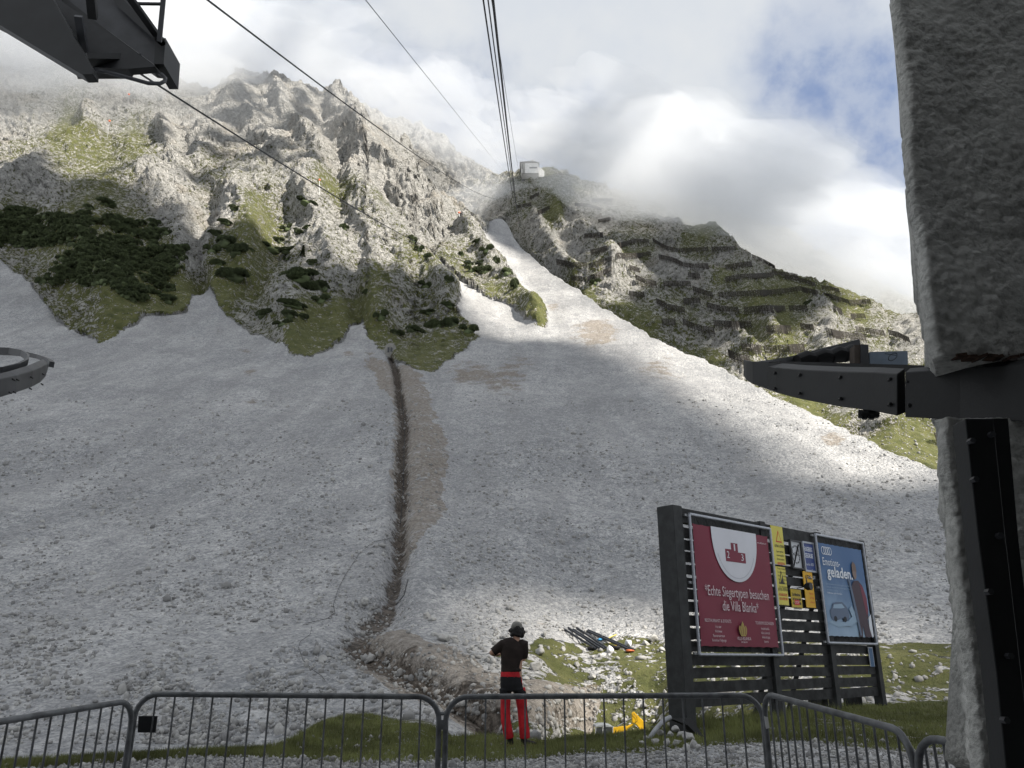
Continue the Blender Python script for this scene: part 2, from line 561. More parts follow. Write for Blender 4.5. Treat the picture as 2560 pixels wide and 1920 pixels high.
STAINS = [(425, 815, 26, .5), (480, 850, 22, .6), (615, 880, 30, .6), (625, 930, 26, .7), (625, 1000, 22, .8), (545, 825, 20, .5), (725, 965, 14, .5), (870, 888, 20, .9), (960, 925, 60, .5), (1170, 930, 60, .95), (1260, 960, 60, .8), (1300, 910, 55, .6), (1480, 835, 70, .9), (1640, 915, 60, .8), (1380, 770, 30, .7), (1500, 825, 40, .8), (2080, 1100, 36, 1.2), (1215, 1030, 40, .35), (1370, 1100, 40, .4), (1100, 1000, 30, .3), (1700, 950, 50, .4), (1350, 1560, 30, .8)]
LINES = [  # polyline, width px, height m (+ ridge, - gully)
    ([(450, 395), (500, 450), (533, 505), (500, 570), (488, 630), (492, 700)], 26, -7),
    ([(847, 505), (880, 560), (903, 620), (878, 670), (890, 780)], 22, -5),
    ([(960, 470), (1022, 585), (1078, 650)], 20, -5),
    ([(1130, 560), (1070, 626)], 18, -5),
    ([(700, 520), (680, 620), (640, 700)], 40, -6),
    ([(420, 315), (430, 360), (455, 420)], 20, 9),
    ([(595, 235), (640, 320), (720, 400), (790, 450)], 30, 6),
    ([(595, 235), (540, 330), (480, 430)], 26, 4),
    ([(880, 290), (920, 360), (1000, 450), (1100, 540)], 26, 10),
    ([(800, 215), (800, 300), (850, 380), (840, 440)], 24, -8),
    ([(690, 210), (720, 290), (800, 380)], 22, 8),
    ([(232, 300), (235, 345), (150, 400), (60, 460), (-60, 560)], 30, 9),
    ([(330, 380), (420, 480), (470, 560)], 40, 5),
    ([(590, 490), (640, 560), (620, 640)], 34, 7),
    ([(900, 470), (960, 560), (1060, 660), (1120, 740)], 28, 8),
    ([(1170, 570), (1240, 690), (1340, 790)], 22, 7),
    ([(760, 470), (800, 560), (830, 640)], 30, 6),
    ([(1000, 700), (950, 750), (960, 800)], 34, 5),
    ([(700, 720), (740, 780), (730, 850)], 44, 6),
    ([(215, 560), (230, 660), (300, 760)], 80, 7),
]


def masks1(u, v, P):
    """paint weights of the nearer sheet"""
    m = P * 0.12
    nx = fbm(m, 3) * 7; ny = fbm(m + 40.0, 3) * 7
    far = sstep(v, 1500, 1300) * 0.6 + 0.4
    uu = u + nx * far + fbm(P * 0.9 + 3, 2) * 2.5; vv = v + ny * far + fbm(P * 0.9 + 9, 2) * 2.5
    scree = in_poly(uu, vv, SCREE).astype(float)
    grass = np.where(v < 1000, idw(u, v, GRASS_PTS), 0.0)
    grass = np.where(scree > 0.5, 0.0, grass)
    mid = v > 1500
    gm = np.where(mid, idw(u, v, MID_PTS), 0)
    inmid = mid & (scree < 0.5)
    ng = in_poly(uu, vv * 1.0, NEAR_GRASS)
    grass = np.where(inmid, np.clip(gm * 1.0 + 0.15, 0, 1), grass)
    near = depth1(u, v) < 22
    gravel = (near & ~ng).astype(float)
    grass = np.where(near, np.where(ng, 0.93, 0.12), grass)
    scree = np.where(near, 0.0, scree)
    e = sstep(u + nx * 3, 1150, 1280)
    scree = np.where(mid & ~near, np.maximum(scree, 1 - e), scree)
    grass = np.where(mid & ~near, grass * e, grass)
    scree = np.where(mid & ~near & (scree < 0.9), np.maximum(scree, sstep(v, 1500, 1501) * 0.8), scree)
    j1 = fbm(P * 0.5 + 13, 3) * 9; j2 = fbm(P * 0.5 + 57, 3) * 9
    u2 = u + nx * 2.2 + j1; v2 = v + ny * 2.2 + j2
    earth = np.where(in_poly(u2, v2, SPOIL), 0.60, 0.0)
    earth = np.maximum(earth, np.where(in_poly(u2, v2, SPOIL2) & ~near, 0.72, 0.0))
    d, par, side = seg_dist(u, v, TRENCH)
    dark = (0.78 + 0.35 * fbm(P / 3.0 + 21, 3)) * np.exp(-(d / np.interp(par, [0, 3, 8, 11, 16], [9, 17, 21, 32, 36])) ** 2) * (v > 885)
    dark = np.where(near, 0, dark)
    st = 0
    for (a, b, r, k) in STAINS:
        st = st + k * 0.9 * np.exp(-(((u - a) / (r * 1.2)) ** 2 + ((v - b) / (r * 0.7)) ** 2) * 1.6)
    earth = np.maximum(earth, np.clip(st, 0, 0.9) * (scree > 0.5) * (0.75 + 0.5 * fbm(P * 0.25, 3)))
    grass = np.where(in_poly(uu, vv, SPOIL2) & ~near, 0.0, grass)
    for (a, b, r1, r2, k) in ((1180, 1740, 90, 40, .8), (1240, 1800, 70, 40, .8), (1400, 1800, 60, 40, .6), (1010, 1640, 70, 30, .6)):
        dark = np.maximum(dark, np.where(near, 0, k * (0.8 + 0.7 * fbm(P / 1.5 + 5, 3)) * np.exp(-(((u - a) / r1) ** 2 + ((v - b) / r2) ** 2))))
    return scree, np.clip(grass, 0, 1), np.clip(earth, 0, 1), dark, gravel


def smooth_cols(a, n=3):
    for _ in range(n):
        a = np.concatenate([a[:1], (a[:-2] + 2 * a[1:-1] + a[2:]) / 4, a[-1:]])
    return a


def sheet(name, sil, u0, u1, vbot, depthf, step, disp, maskf, mat, label, jag=8.0, back=14, jscale=0.05, jseed=0.0):
    us = np.arange(u0, u1 + step, step)
    xs = [p[0] for p in sil]; ys = [p[1] for p in sil]
    S = np.interp(us, xs, ys)
    q = np.stack([us * jscale, us * 0 + 3.3 + jseed, us * 0], -1)
    S = np.convolve(np.pad(S, 3, 'edge'), np.array([1, 2, 3, 4, 3, 2, 1]) / 16.0, 'valid') + fbm(q, 5, 0.62) * jag
    vb = np.interp(us, [p[0] for p in vbot], [p[1] for p in vbot])
    nrow = int((vb - S).max() / step) + 1
    wv = np.linspace(0, 1, nrow)
    U = np.broadcast_to(us[None], (nrow, len(us))).copy()
    V = vb[None] + (S - vb)[None] * wv[:, None]
    Y = depthf(U, V)
    P = PT(U.ravel(), V.ravel(), Y.ravel())
    P, masks = disp(U.ravel(), V.ravel(), P)
    nc = len(us)
    G = P.reshape(nrow, nc, 3)
    # the far side of the crest falls away behind it
    ex = []
    last = G[-1]
    for k in range(1, back + 1):
        e = last.copy()
        e[:, 1] += k * k * 1.2 + 2 * k
        e[:, 2] -= k * k * 0.9 + 1.2 * k
        e += np.stack([fbm(e * 0.05 + 5, 3)] * 3, -1) * min(4, k)
        ex.append(e)
    G = np.concatenate([G, np.array(ex)]) if back else G
    nr = G.shape[0]
    idx = np.arange(nr * nc).reshape(nr, nc)
    F = np.stack([idx[:-1, :-1], idx[:-1, 1:], idx[1:, 1:], idx[1:, :-1]], -1).reshape(-1, 4)
    o = mesh_obj(name, G.reshape(-1, 3), F, mat, smooth=True)
    for k, a in masks.items():
        a = np.concatenate([a, np.tile(a.reshape(nrow, nc)[-1], back)]) if back else a
        at = o.data.attributes.new(k, 'FLOAT', 'POINT')
        at.data.foreach_set('value', a.astype(np.float32))
    tag(o, label, None, None, 'structure')
    return o, (U, V, P.reshape(nrow, nc, 3))


NRM = np.array([0.0, -0.94, 0.34])


def rock_relief(P, amp=1.0):
    warp = np.stack([fbm(P * 0.02, 3), fbm(P * 0.02 + 50, 3), fbm(P * 0.02 + 90, 3)], -1) * 11
    q = (P + warp) * np.array([1, 0.8, 0.7])
    h = (ridged(q / 60.0, 3, 0.5) - 0.9) * 6.0
    h += (ridged(q / 22.0 + 7, 4, 0.55) - 0.9) * 2.3
    h += (ridged(q / 7.5 + 27, 3, 0.6) - 0.9) * 1.9
    f1, f2 = worley(q / 9.0)
    h += (f2 - f1) * 2.2
    f1, f2 = worley(q / 3.6 + 11)
    h += np.minimum(f2 - f1, 0.5) * 1.5
    h += fbm(q / 1.8, 2) * 0.35
    return h * amp


def disp1(u, v, P):
    scree, grass, earth, dark, gravel = masks1(u, v, P)
    Y = P[:, 1]
    rock = (1 - scree) * (v < 1000)
    # soft versions for the relief
    rk = rock * np.clip(1.15 - 0.85 * grass, 0.18, 1.0)
    h = rock_relief(P) * rk * sstep(v, 960, 780)
    for pl, wd, amp in LINES:
        d, par, side = seg_dist(u, v, pl)
        h += amp * np.exp(-(d / wd) ** 2) * sstep(v, 940, 840)
    sc = (1 - rock)
    a = np.clip((Y - 22) / 40, 0, 1)
    h += sc * a * (fbm(P / 22.0, 4) * 1.1 + fbm(P / 3.2, 3) * 0.16 + fbm(P / 0.8, 2) * 0.05)
    h += sc * (1 - a) * (fbm(P / 3.0, 3) * 0.10 + fbm(P / 0.5, 3) * 0.03) * np.clip((Y - 9) / 5, 0.3, 1)
    mid = sstep(v, 1500, 1640) * (Y > 22)
    h += mid * (fbm(P / 6.0, 3) * 0.7 + fbm(P / 1.2, 3) * 0.15)
    # trench with spoil thrown to its right
    m2 = Y / 2009.0
    d, par, side = seg_dist(u, v, TRENCH)
    dm = d * m2
    wd = np.interp(par, [0, 8, 16], [0.8, 1.0, 1.0]) * (1 + 0.35 * fbm(P / 5.0 + 77, 2))
    on = (v > 880) & (Y > 22)
    h += on * (-1.8 * np.exp(-(dm / wd) ** 2))
    su = np.interp(par, [0, 2, 6, 9, 12, 16], [3.0, 6.0, 5.5, 3.0, 2.2, 1.6])
    sgn = np.where(par < 10.5, side * -1, side * -1)
    off = (dm - su * 0.55) / (su * 0.45)
    bend = sstep(par, 8.6, 7.2) + sstep(par, 11.6, 13.0)
    h += on * bend * (sgn > 0) * 1.0 * np.exp(-off ** 2)
    h += on * bend * (sgn < 0) * 0.5 * np.exp(-((dm - 1.5) / 0.8) ** 2)
    heap = np.exp(-(((u - 1390) / 90) ** 2 + ((v - 1770) / 60) ** 2))
    h += (Y > 22) * heap * 1.2
    P = P + NRM[None] * h[:, None]
    return P, dict(scree=scree, grass=grass, earth=earth, dark=dark, gravel=gravel)


# ---- one terrain material, driven by the painted weights
def terrain_material():
    m, nt = new_mat("mountain_ground")
    s = N(nt)
    geo = s.n('ShaderNodeNewGeometry')
    pos = geo.outputs['Position']
    sc = s.attr('scree'); gr = s.attr('grass'); ea = s.attr('earth'); dk = s.attr('dark'); gv = s.attr('gravel')
    n_big = s.noise(pos, 0.05, 5, 0.6)
    n_mid = s.noise(pos, 0.35, 6, 0.65)
    n_fine = s.noise(pos, 2.2, 5, 0.65)
    n_vf = s.noise(pos, 9.0, 4, 0.6)
    # limestone
    rk = s.mix(s.ramp(n_mid, 0.35, 0.68), (0.40, 0.395, 0.38), (0.64, 0.63, 0.60))
    rk = s.mix(s.ramp(n_big, 0.52, 0.70, 0, 0.5), rk, (0.46, 0.41, 0.34))
    n_cr = s.noise(pos, 1.1, 4, 0.7)
    rk = s.mix(s.ramp(n_cr, 0.44, 0.35, 0, 0.55), rk, (0.15, 0.15, 0.135))
    ce = s.vor(pos, 0.42, 'DISTANCE_TO_EDGE'); ce2 = s.vor(pos, 1.25, 'DISTANCE_TO_EDGE')
    crack = s.math('ADD', s.math('MULTIPLY', s.math('MINIMUM', ce, 0.16), 5.0), s.math('MULTIPLY', s.math('MINIMUM', ce2, 0.14), 2.2))
    rk = s.mix(s.ramp(s.math('MINIMUM', ce, s.math('MULTIPLY', ce2, 1.3)), 0.05, 0.0, 0, 0.5), rk, (0.19, 0.185, 0.17))
    # scree stones
    st1 = s.vor(pos, 2.3, out=1); st1b = s.vor(pos, 2.3, out=0)
    st2 = s.vor(pos, 6.5, out=1); st2b = s.vor(pos, 6.5, out=0)
    g1 = s.n('ShaderNodeRGBToBW', i_0=st1); g2 = s.n('ShaderNodeRGBToBW', i_0=st2)
    sv = s.math('ADD', s.math('MULTIPLY', g1.outputs[0], 0.4), s.math('MULTIPLY', g2.outputs[0], 0.6))
    sv = s.math('ADD', sv, s.math('MULTIPLY', s.math('SUBTRACT', n_big, 0.5), 0.8))
    sv = s.math('ADD', sv, s.math('MULTIPLY', s.math('SUBTRACT', n_mid, 0.5), 0.5))
    scc = s.mix(s.ramp(sv, 0.25, 0.82, smooth=False), (0.235, 0.242, 0.252), (0.515, 0.512, 0.51))
    scc = s.mix(s.ramp(sv, 0.80, 0.98, 0, 0.6), scc, (0.70, 0.69, 0.67))
    mp = s.n('ShaderNodeMapping'); s.set(mp.inputs[0], pos); mp.inputs['Scale'].default_value = (0.22, 0.025, 0.03)
    strk = s.noise(mp.outputs[0], 1.0, 5, 0.65)
    scc = s.mix(s.ramp(strk, 0.38, 0.64, 0.0, 0.38), scc, (0.24, 0.24, 0.245))
    # earth
    eac = s.mix(s.ramp(n_fine, 0.3, 0.7), (0.15, 0.125, 0.10), (0.32, 0.285, 0.245))
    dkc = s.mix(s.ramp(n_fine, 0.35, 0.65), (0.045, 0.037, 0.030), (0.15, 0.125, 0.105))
    # turf
    n_sp0 = s.noise(pos, 0.55, 4, 0.6)
    grc = s.mix(s.ramp(n_mid, 0.3, 0.7), (0.065, 0.071, 0.028), (0.150, 0.146, 0.062))
    grc = s.mix(s.ramp(n_vf, 0.35, 0.7, 0, 0.6), grc, (0.085, 0.10, 0.032))
    grc = s.mix(s.ramp(n_sp0, 0.56, 0.66, 0, 0.6), grc, (0.035, 0.045, 0.018))
    c = s.mix(sc, rk, scc)
    c = s.mix(gv, c, scc)
    # turf breaks up into patches with stones between
    n_sp = s.noise(pos, 1.0, 3, 0.6)
    pn = s.math('ADD', s.math('MULTIPLY', n_mid, 0.30), s.math('ADD', s.math('MULTIPLY', n_fine, 0.30), s.math('MULTIPLY', n_sp, 0.40)))
    pn = s.math('ADD', s.math('MULTIPLY', s.math('SUBTRACT', pn, 0.5), 1.9), 0.5)
    gm = s.math('SUBTRACT', s.math('ADD', s.math('MULTIPLY', gr, 0.36), 0.305), pn)
    gm = s.ramp(gm, -0.02, 0.02)
    gm = s.math('MULTIPLY', gm, s.ramp(gr, 0.01, 0.05))
    c = s.mix(gm, c, grc)
    em = s.ramp(s.math('SUBTRACT', s.math('ADD', s.math('MULTIPLY', ea, 0.9), 0.08), pn), -0.14, 0.14)
    em = s.math('MULTIPLY', em, s.ramp(ea, 0.02, 0.2))
    c = s.mix(s.math('MULTIPLY', em, 0.8), c, eac)
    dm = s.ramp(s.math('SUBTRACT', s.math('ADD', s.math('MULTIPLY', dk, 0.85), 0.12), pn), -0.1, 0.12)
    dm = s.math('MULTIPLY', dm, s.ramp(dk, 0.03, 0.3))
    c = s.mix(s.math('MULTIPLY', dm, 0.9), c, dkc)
    # relief
    stone_h = s.math('ADD', s.math('MULTIPLY', s.math('SUBTRACT', 1.0, st1b), 0.20), s.math('MULTIPLY', s.math('SUBTRACT', 1.0, st2b), 0.10))
    stone_h = s.math('ADD', stone_h, s.math('MULTIPLY', g1.outputs[0], 0.16))
    rough_h = s.math('ADD', s.math('MULTIPLY', n_mid, 3.0), s.math('ADD', s.math('MULTIPLY', n_fine, 0.7), s.math('ADD', s.math('MULTIPLY', n_cr, 1.4), crack)))
    scg = s.math('MAXIMUM', sc, gv)
    hh = s.mix(scg, rough_h, stone_h)
    hh = s.mix(gm, hh, s.math('ADD', s.math('MULTIPLY', n_fine, 0.3), s.math('MULTIPLY', n_vf, 0.1)))
    nb = s.bump(hh, 1.0, 1.0)
    s.out(s.bsdf(c, 0.92, normal=nb, spec=0.15))
    return m


M_TERR = terrain_material()
SIL1 = [(-500, 40), (0, 70), (150, 110), (330, 175), (450, 205), (537, 210), (583, 194), (630, 180), (661, 183), (684, 194), (739, 206), (774, 218), (801, 206), (850, 210), (866, 235), (917, 270), (924, 305), (963, 320), (983, 363), (990, 355), (998, 344), (1023, 344), (1033, 371), (1049, 410), (1068, 433), (1088, 472), (1111, 499), (1130, 520), (1161, 530), (1177, 542), (1205, 562), (1243, 546), (1270, 560), (1290, 606), (1344, 655), (1406, 701), (1500, 765), (1655, 855), (1772, 909), (1873, 960), (1959, 1000), (2009, 1018), (2133, 1083), (2230, 1125), (2357, 1168), (2600, 1270), (3000, 1400)]


def jag_sil(sil, u):
    return sil


STEP = 3.0
hill1, G1 = sheet("mountain_slope", SIL1, -420, 2960, [(-500, 1945), (3000, 1945)], depth1, STEP, disp1, None, M_TERR,
                  None, jag=3.5)
# terrace in front of the building, from the near edge of the slope back under the camera
def terrace():
    xs = np.linspace(-16, 22, 190); ys = np.linspace(-8.0, 10.6, 110)
    X, Yg = np.meshgrid(xs, ys)
    b = RAY(np.array([1280.0]), np.array([1935.0]))[1][0]
    z_edge = 1.4 + b * 10.3
    Z = z_edge + 0 * X - 0.03 * np.clip((10.4 - Yg), 0, 1)
    P = np.stack([X, Yg, Z], -1).reshape(-1, 3)
    P[:, 2] += fbm(P / 0.6, 3) * 0.02
    idx = np.arange(len(P)).reshape(X.shape)
    F = np.stack([idx[:-1, :-1], idx[:-1, 1:], idx[1:, 1:], idx[1:, :-1]], -1).reshape(-1, 4)
    o = mesh_obj("gravel_ground", P, F, M_TERR, smooth=True)
    for k, val in (('scree', 0.0), ('grass', 0.12), ('earth', 0.0), ('dark', 0.0), ('gravel', 1.0)):
        at = o.data.attributes.new(k, 'FLOAT', 'POINT')
        at.data.foreach_set('value', np.full(len(P), val, np.float32))
    tag(o, kind='structure')
terrace()

SIL2 = [(900, 520), (1100, 470), (1180, 455), (1228, 441), (1266, 432), (1298, 428), (1348, 424), (1368, 414), (1395, 433), (1438, 445), (1472, 464), (1504, 468), (1539, 486), (1600, 520), (1660, 555), (1718, 572), (1772, 573), (1795, 587), (1850, 618), (1881, 637), (1939, 668), (2044, 711), (2122, 734), (2184, 754), (2258, 789), (2320, 812), (2560, 900), (3000, 1020)]
D2 = TPS([(900, 620, 620), (1100, 620, 560), (1200, 600, 520), (1300, 620, 430), (1400, 700, 365), (1500, 780, 310), (1800, 940, 245), (2100, 1080, 205), (2400, 1180, 180), (2900, 1350, 150),
          (1100, 470, 640), (1230, 440, 600), (1340, 424, 570), (1300, 500, 520), (1400, 560, 455), (1500, 620, 400), (1540, 490, 560), (1600, 560, 500), (1780, 575, 500), (1700, 700, 370), (1850, 700, 395), (2050, 711, 450), (2000, 850, 300), (2320, 812, 400), (2300, 950, 270), (2600, 900, 380), (2900, 1000, 350), (1280, 560, 480), (1240, 520, 520)], 0.05)
GRASS2 = [(1150, 500, .05), (1240, 480, .3), (1230, 540, .1), (1300, 440, .4), (1330, 470, .4), (1360, 430, .6), (1400, 460, .5), (1440, 460, .5), (1350, 520, .4), (1390, 540, .9), (1370, 540, .9), (1300, 540, .4), (1330, 570, .15), (1400, 600, .05), (1350, 590, .1), (1430, 540, .05), (1500, 500, .3), (1460, 500, .35), (1500, 560, .05), (1440, 620, .1), (1320, 620, .4), (1370, 640, .3), (1460, 700, .1), (1400, 660, .1), (1420, 680, .5), (1430, 715, .7), (1460, 740, .8), (1440, 690, .5), (1500, 660, .4), (1480, 690, .7), (1550, 640, .85), (1600, 640, .8), (1580, 600, .4), (1540, 600, .35), (1530, 680, .08), (1520, 720, .1), (1560, 740, .15), (1600, 670, .08), (1660, 660, .05), (1700, 690, .15), (1680, 580, .2), (1720, 600, .6), (1760, 590, .8), (1770, 640, .5), (1800, 630, .4), (1790, 660, .1), (1850, 640, .3), (1880, 680, .3), (1740, 720, .2), (1800, 720, .7), (1860, 710, .45), (1900, 720, .6), (1560, 780, .75), (1620, 800, .7), (1640, 780, .3), (1590, 830, .85), (1700, 760, .5), (1800, 750, .4), (1780, 790, .35), (1900, 760, .8), (1950, 740, .7), (2000, 760, .75), (2050, 760, .8), (2100, 770, .8), (2040, 780, .1), (1700, 830, .4), (1750, 850, .35), (1830, 840, .1), (1800, 850, .15), (1900, 790, .95), (1960, 800, .95), (1890, 830, .8), (1960, 840, .8), (1990, 790, .5), (1900, 820, .05), (2040, 850, .1), (2000, 850, .5), (2100, 800, .2), (2150, 790, .85), (2120, 830, .3), (2200, 790, .4), (2200, 830, .3), (2260, 830, .05), (2290, 860, .1), (2320, 820, .5), (2200, 860, .5), (2180, 780, .4), (2230, 760, .85), (1730, 880, .7), (1780, 900, .8), (1850, 900, .5), (1840, 930, .3), (1950, 880, .6), (2060, 900, .3), (2150, 900, .3), (2030, 1020, .95), (2100, 1040, .25), (2160, 1080, .2), (2080, 1060, .9), (2180, 1120, .95), (2250, 1060, .6), (2300, 1080, .85), (2260, 1110, .8), (2340, 1140, .85), (2330, 1040, .5), (2200, 1040, .15), (2600, 1000, .5), (2600, 1150, .6)]
LINES2 = [([(1330, 560), (1400, 640), (1430, 700)], 18, 8), ([(1450, 560), (1510, 640), (1540, 700)], 24, 8), ([(1490, 690), (1560, 660), (1620, 700), (1700, 760)], 30, 9), ([(1390, 500), (1400, 560)], 14, 6),
          ([(1280, 560), (1320, 640), (1440, 730)], 16, -6), ([(1600, 640), (1640, 700), (1720, 780)], 26, -5), ([(1780, 580), (1850, 700), (1900, 800), (1960, 900)], 30, 7), ([(1430, 520), (1500, 600), (1560, 640)], 20, -6),
          ([(2020, 760), (2060, 820), (2050, 900)], 26, 8), ([(1900, 820), (1920, 870)], 18, 6), ([(1830, 840), (1860, 890)], 24, 6), ([(2300, 830), (2290, 900)], 40, 6), ([(2110, 1040), (2220, 1080)], 40, 6), ([(1660, 660), (1760, 700), (1800, 720)], 24, 6)]


def disp2(u, v, P):
    grass = np.clip(idw(u, v, GRASS2, soft=14) * 0.95 + 0.13, 0, 1)
    rk = np.clip(1.2 - 0.9 * grass, 0.2, 1)
    h = rock_relief(P + 300) * rk * 1.1
    for pl, wd, amp in LINES2:
        d, par, side = seg_dist(u, v, pl)
        h += amp * np.exp(-(d / wd) ** 2)
    path = np.exp(-(seg_dist(u, v, [(1455, 690), (1462, 720), (1455, 740)])[0] / 5) ** 2)
    z = np.zeros_like(u)
    P = P + NRM[None] * h[:, None]
    return P, dict(scree=np.clip(path, 0, 1), grass=np.clip(grass, 0, 1), earth=z, dark=z, gravel=z)


VB2 = [(900, 640), (1240, 640), (1290, 680), (1500, 840), (1873, 1040), (2357, 1240), (3000, 1460)]
hill2, G2 = sheet("mountain_ridge", SIL2, 900, 2960, VB2, lambda u, v: D2(u, v), STEP, disp2, None, M_TERR, None, jag=4.0, jscale=0.04, jseed=5)

SIL3 = [(760, 260), (900, 262), (975, 290), (1018, 305), (1072, 320), (1095, 336), (1123, 352), (1130, 375), (1138, 390), (1150, 390), (1173, 406), (1193, 426), (1220, 436), (1260, 460), (1330, 520)]


def disp3(u, v, P):
    grass = 0.12 + 0 * u
    h = rock_relief(P + 700) * 1.3
    P = P + NRM[None] * h[:, None]
    z = np.zeros_like(u)
    return P, dict(scree=z, grass=grass, earth=z, dark=z, gravel=z)


hill3, G3 = sheet("mountain_peak", SIL3, 760, 1330, [(700, 640), (1400, 640)], lambda u, v: 660 + (500 - v) * 0.35 + 0 * u, STEP, disp3, None, M_TERR, None, jag=6.0, jseed=9, jscale=0.05)

SIL4 = [(1500, 470), (1700, 490), (1850, 540), (1982, 585), (2036, 618), (2083, 645), (2137, 672), (2184, 700), (2316, 773), (2600, 900), (2900, 1000)]


def disp4(u, v, P):
    grass = 0.45 + 0.0 * u
    h = rock_relief((P + 1500) * 0.5)
    P = P + NRM[None] * h[:, None]
    z = np.zeros_like(u)
    return P, dict(scree=z, grass=grass, earth=z, dark=z, gravel=z)


hill4, G4 = sheet("far_hill", SIL4, 1500, 2900, [(1500, 760), (2900, 1150)], lambda u, v: 700 + (650 - v) * 0.7 + 0 * u, 5.0, disp4, None, M_TERR, None, jag=4.0, jseed=13)

# ------------------------------------------------------------------ unseen cloud layer, its outline cut to lay the cloud shade on the slope
LIT1 = [[(280, 350), (330, 315), (430, 420), (520, 455), (640, 445), (785, 430), (770, 330), (790, 240), (850, 190), (930, 260), (1040, 340), (1130, 480), (1180, 530), (1250, 600), (1400, 690), (1700, 850), (1900, 950), (2500, 1140), (2500, 1460), (2300, 1400), (2120, 1270), (1960, 1160), (1800, 1060), (1650, 965), (1500, 885), (1400, 850), (1300, 850), (1190, 840), (1130, 745), (1060, 735), (1000, 690), (930, 690), (860, 725), (770, 680), (700, 620), (640, 600), (560, 590), (490, 600), (430, 560), (350, 480)],
        [(1230, 1475), (1500, 1460), (1800, 1500), (2480, 1490), (2520, 1830), (1300, 1830), (1200, 1700), (1180, 1560)],
        [(120, 320), (250, 310), (330, 340), (330, 400), (240, 420), (130, 360)]]
LIT2 = [[(1260, 550), (1420, 560), (1440, 640), (1560, 640), (1620, 690), (1650, 770), (1560, 800), (1450, 770), (1300, 640)],
        [(1780, 810), (1900, 850), (2000, 820), (2100, 760), (2200, 740), (2400, 820), (2700, 950), (2700, 1300), (2000, 1100), (1780, 950)],
        [(2040, 700), (2200, 740), (2330, 800), (2200, 800), (2100, 760)]]


def cloud_shade():
    H = 760.0; cell = 6.0
    nx, ny = 300, 260; x0, y0 = -500.0, -1100.0
    num = np.zeros((ny, nx)); sem = np.zeros((ny, nx)); den = np.zeros((ny, nx))
    sdv = np.array(SUN_DIR)
    for (U, V, P), lits, k in ((G1, LIT1, 5), (G2, LIT2, 4), (G3, [], 4)):
        u = U[::k, ::k].ravel(); v = V[::k, ::k].ravel(); p = P[::k, ::k].reshape(-1, 3)
        lit = np.zeros(len(u), bool)
        for pl in lits:
            lit |= in_poly(u, v, pl)
        if k == 4: lit |= (u > 1420) & (v < 600) | (u < 1230) | (v < 445)
        else: lit |= ((v < 330) & (u < 500)) | ((v < 420) & (u < 330))
        q = p + sdv[None] * ((H - p[:, 2]) / sdv[2])[:, None]
        fx = (q[:, 0] - x0) / cell; fy = (q[:, 1] - y0) / cell
        ix = fx.astype(int); iy = fy.astype(int)
        semi = (~lit) & ((v < 470) & (k == 5))
        ok = (ix > 3) & (ix < nx - 4) & (iy > 3) & (iy < ny - 4)
        for dx in range(-2, 4):
            for dy in range(-2, 4):
                wg = np.exp(-((fx - ix - dx) ** 2 + (fy - iy - dy) ** 2) / 1.2)[ok]
                np.add.at(num, (iy[ok] + dy, ix[ok] + dx), wg * (~lit[ok])); np.add.at(sem, (iy[ok] + dy, ix[ok] + dx), wg * semi[ok]); np.add.at(den, (iy[ok] + dy, ix[ok] + dx), wg)
    m = np.where(den > 1e-3, num / np.maximum(den, 1e-3), 0.0)
    jj, ii = np.mgrid[0:ny, 0:nx]
    pp = np.stack([ii.ravel() * 0.09, jj.ravel() * 0.09, np.zeros(nx * ny)], -1)
    nse = fbm(pp, 4).reshape(ny, nx)
    sm = np.where(den > 1e-3, sem / np.maximum(den, 1e-3), 0.0)
    hf = fbm(pp * 3.2 + 60, 2).reshape(ny, nx)
    m = m * (1 - 0.72 * sm) + nse * 0.25 * (1 - 0.7 * sm) + hf * 0.8 * sm
    # the ground round the station lies under the same cloud
    t = np.clip((m - 0.5) * 2.2, 0, 1)
    on = t > 0
    top = H + 12 * np.sqrt(t) + 10 * t * (1 + nse)
    bot = H - 6 * np.sqrt(t) - 4 * t * (1 - nse)
    X = x0 + ii * cell; Yy = y0 + jj * cell
    idx = np.arange(nx * ny).reshape(ny, nx)
    cellon = on[:-1, :-1] | on[1:, :-1] | on[:-1, 1:] | on[1:, 1:]
    qd = np.stack([idx[:-1, :-1], idx[:-1, 1:], idx[1:, 1:], idx[1:, :-1]], -1)[cellon]
    used = np.unique(qd); rem = np.full(nx * ny, -1); rem[used] = np.arange(len(used))
    vt = np.stack([X, Yy, top + 0.3], -1).reshape(-1, 3)[used]; vb = np.stack([X, Yy, bot - 0.3], -1).reshape(-1, 3)[used]
    f = rem[qd]
    # rim closes the shell
    e = np.concatenate([f[:, [0, 1]], f[:, [1, 2]], f[:, [2, 3]], f[:, [3, 0]]])
    key = np.sort(e, 1); _, inv, cnt = np.unique(key, axis=0, return_inverse=True, return_counts=True)
    rim = e[cnt[inv.ravel()] == 1]; k = len(used)
    fr = np.stack([rim[:, 1], rim[:, 0], rim[:, 0] + k, rim[:, 1] + k], -1)
    F = np.concatenate([f, f[:, ::-1] + k, fr])
    mt, nt = new_mat("shading_cloud"); s = N(nt)
    tr = s.n('ShaderNodeBsdfTranslucent'); tr.inputs[0].default_value = (0.54, 0.57, 0.64, 1)
    df = s.n('ShaderNodeBsdfDiffuse'); df.inputs[0].default_value = (0.8, 0.8, 0.8, 1)
    mx = s.n('ShaderNodeMixShader'); mx.inputs[0].default_value = 0.2
    s.set(mx.inputs[1], tr.outputs[0]); s.set(mx.inputs[2], df.outputs[0])
    s.out(mx.outputs[0])
    o = mesh_obj("cloud", np.concatenate([vt, vb]), F, mt, smooth=True)
    tag(o, kind='stuff', label="unseen cloud layer cut to cast the broken shade on the slope", cat="cloud")


cloud_shade()

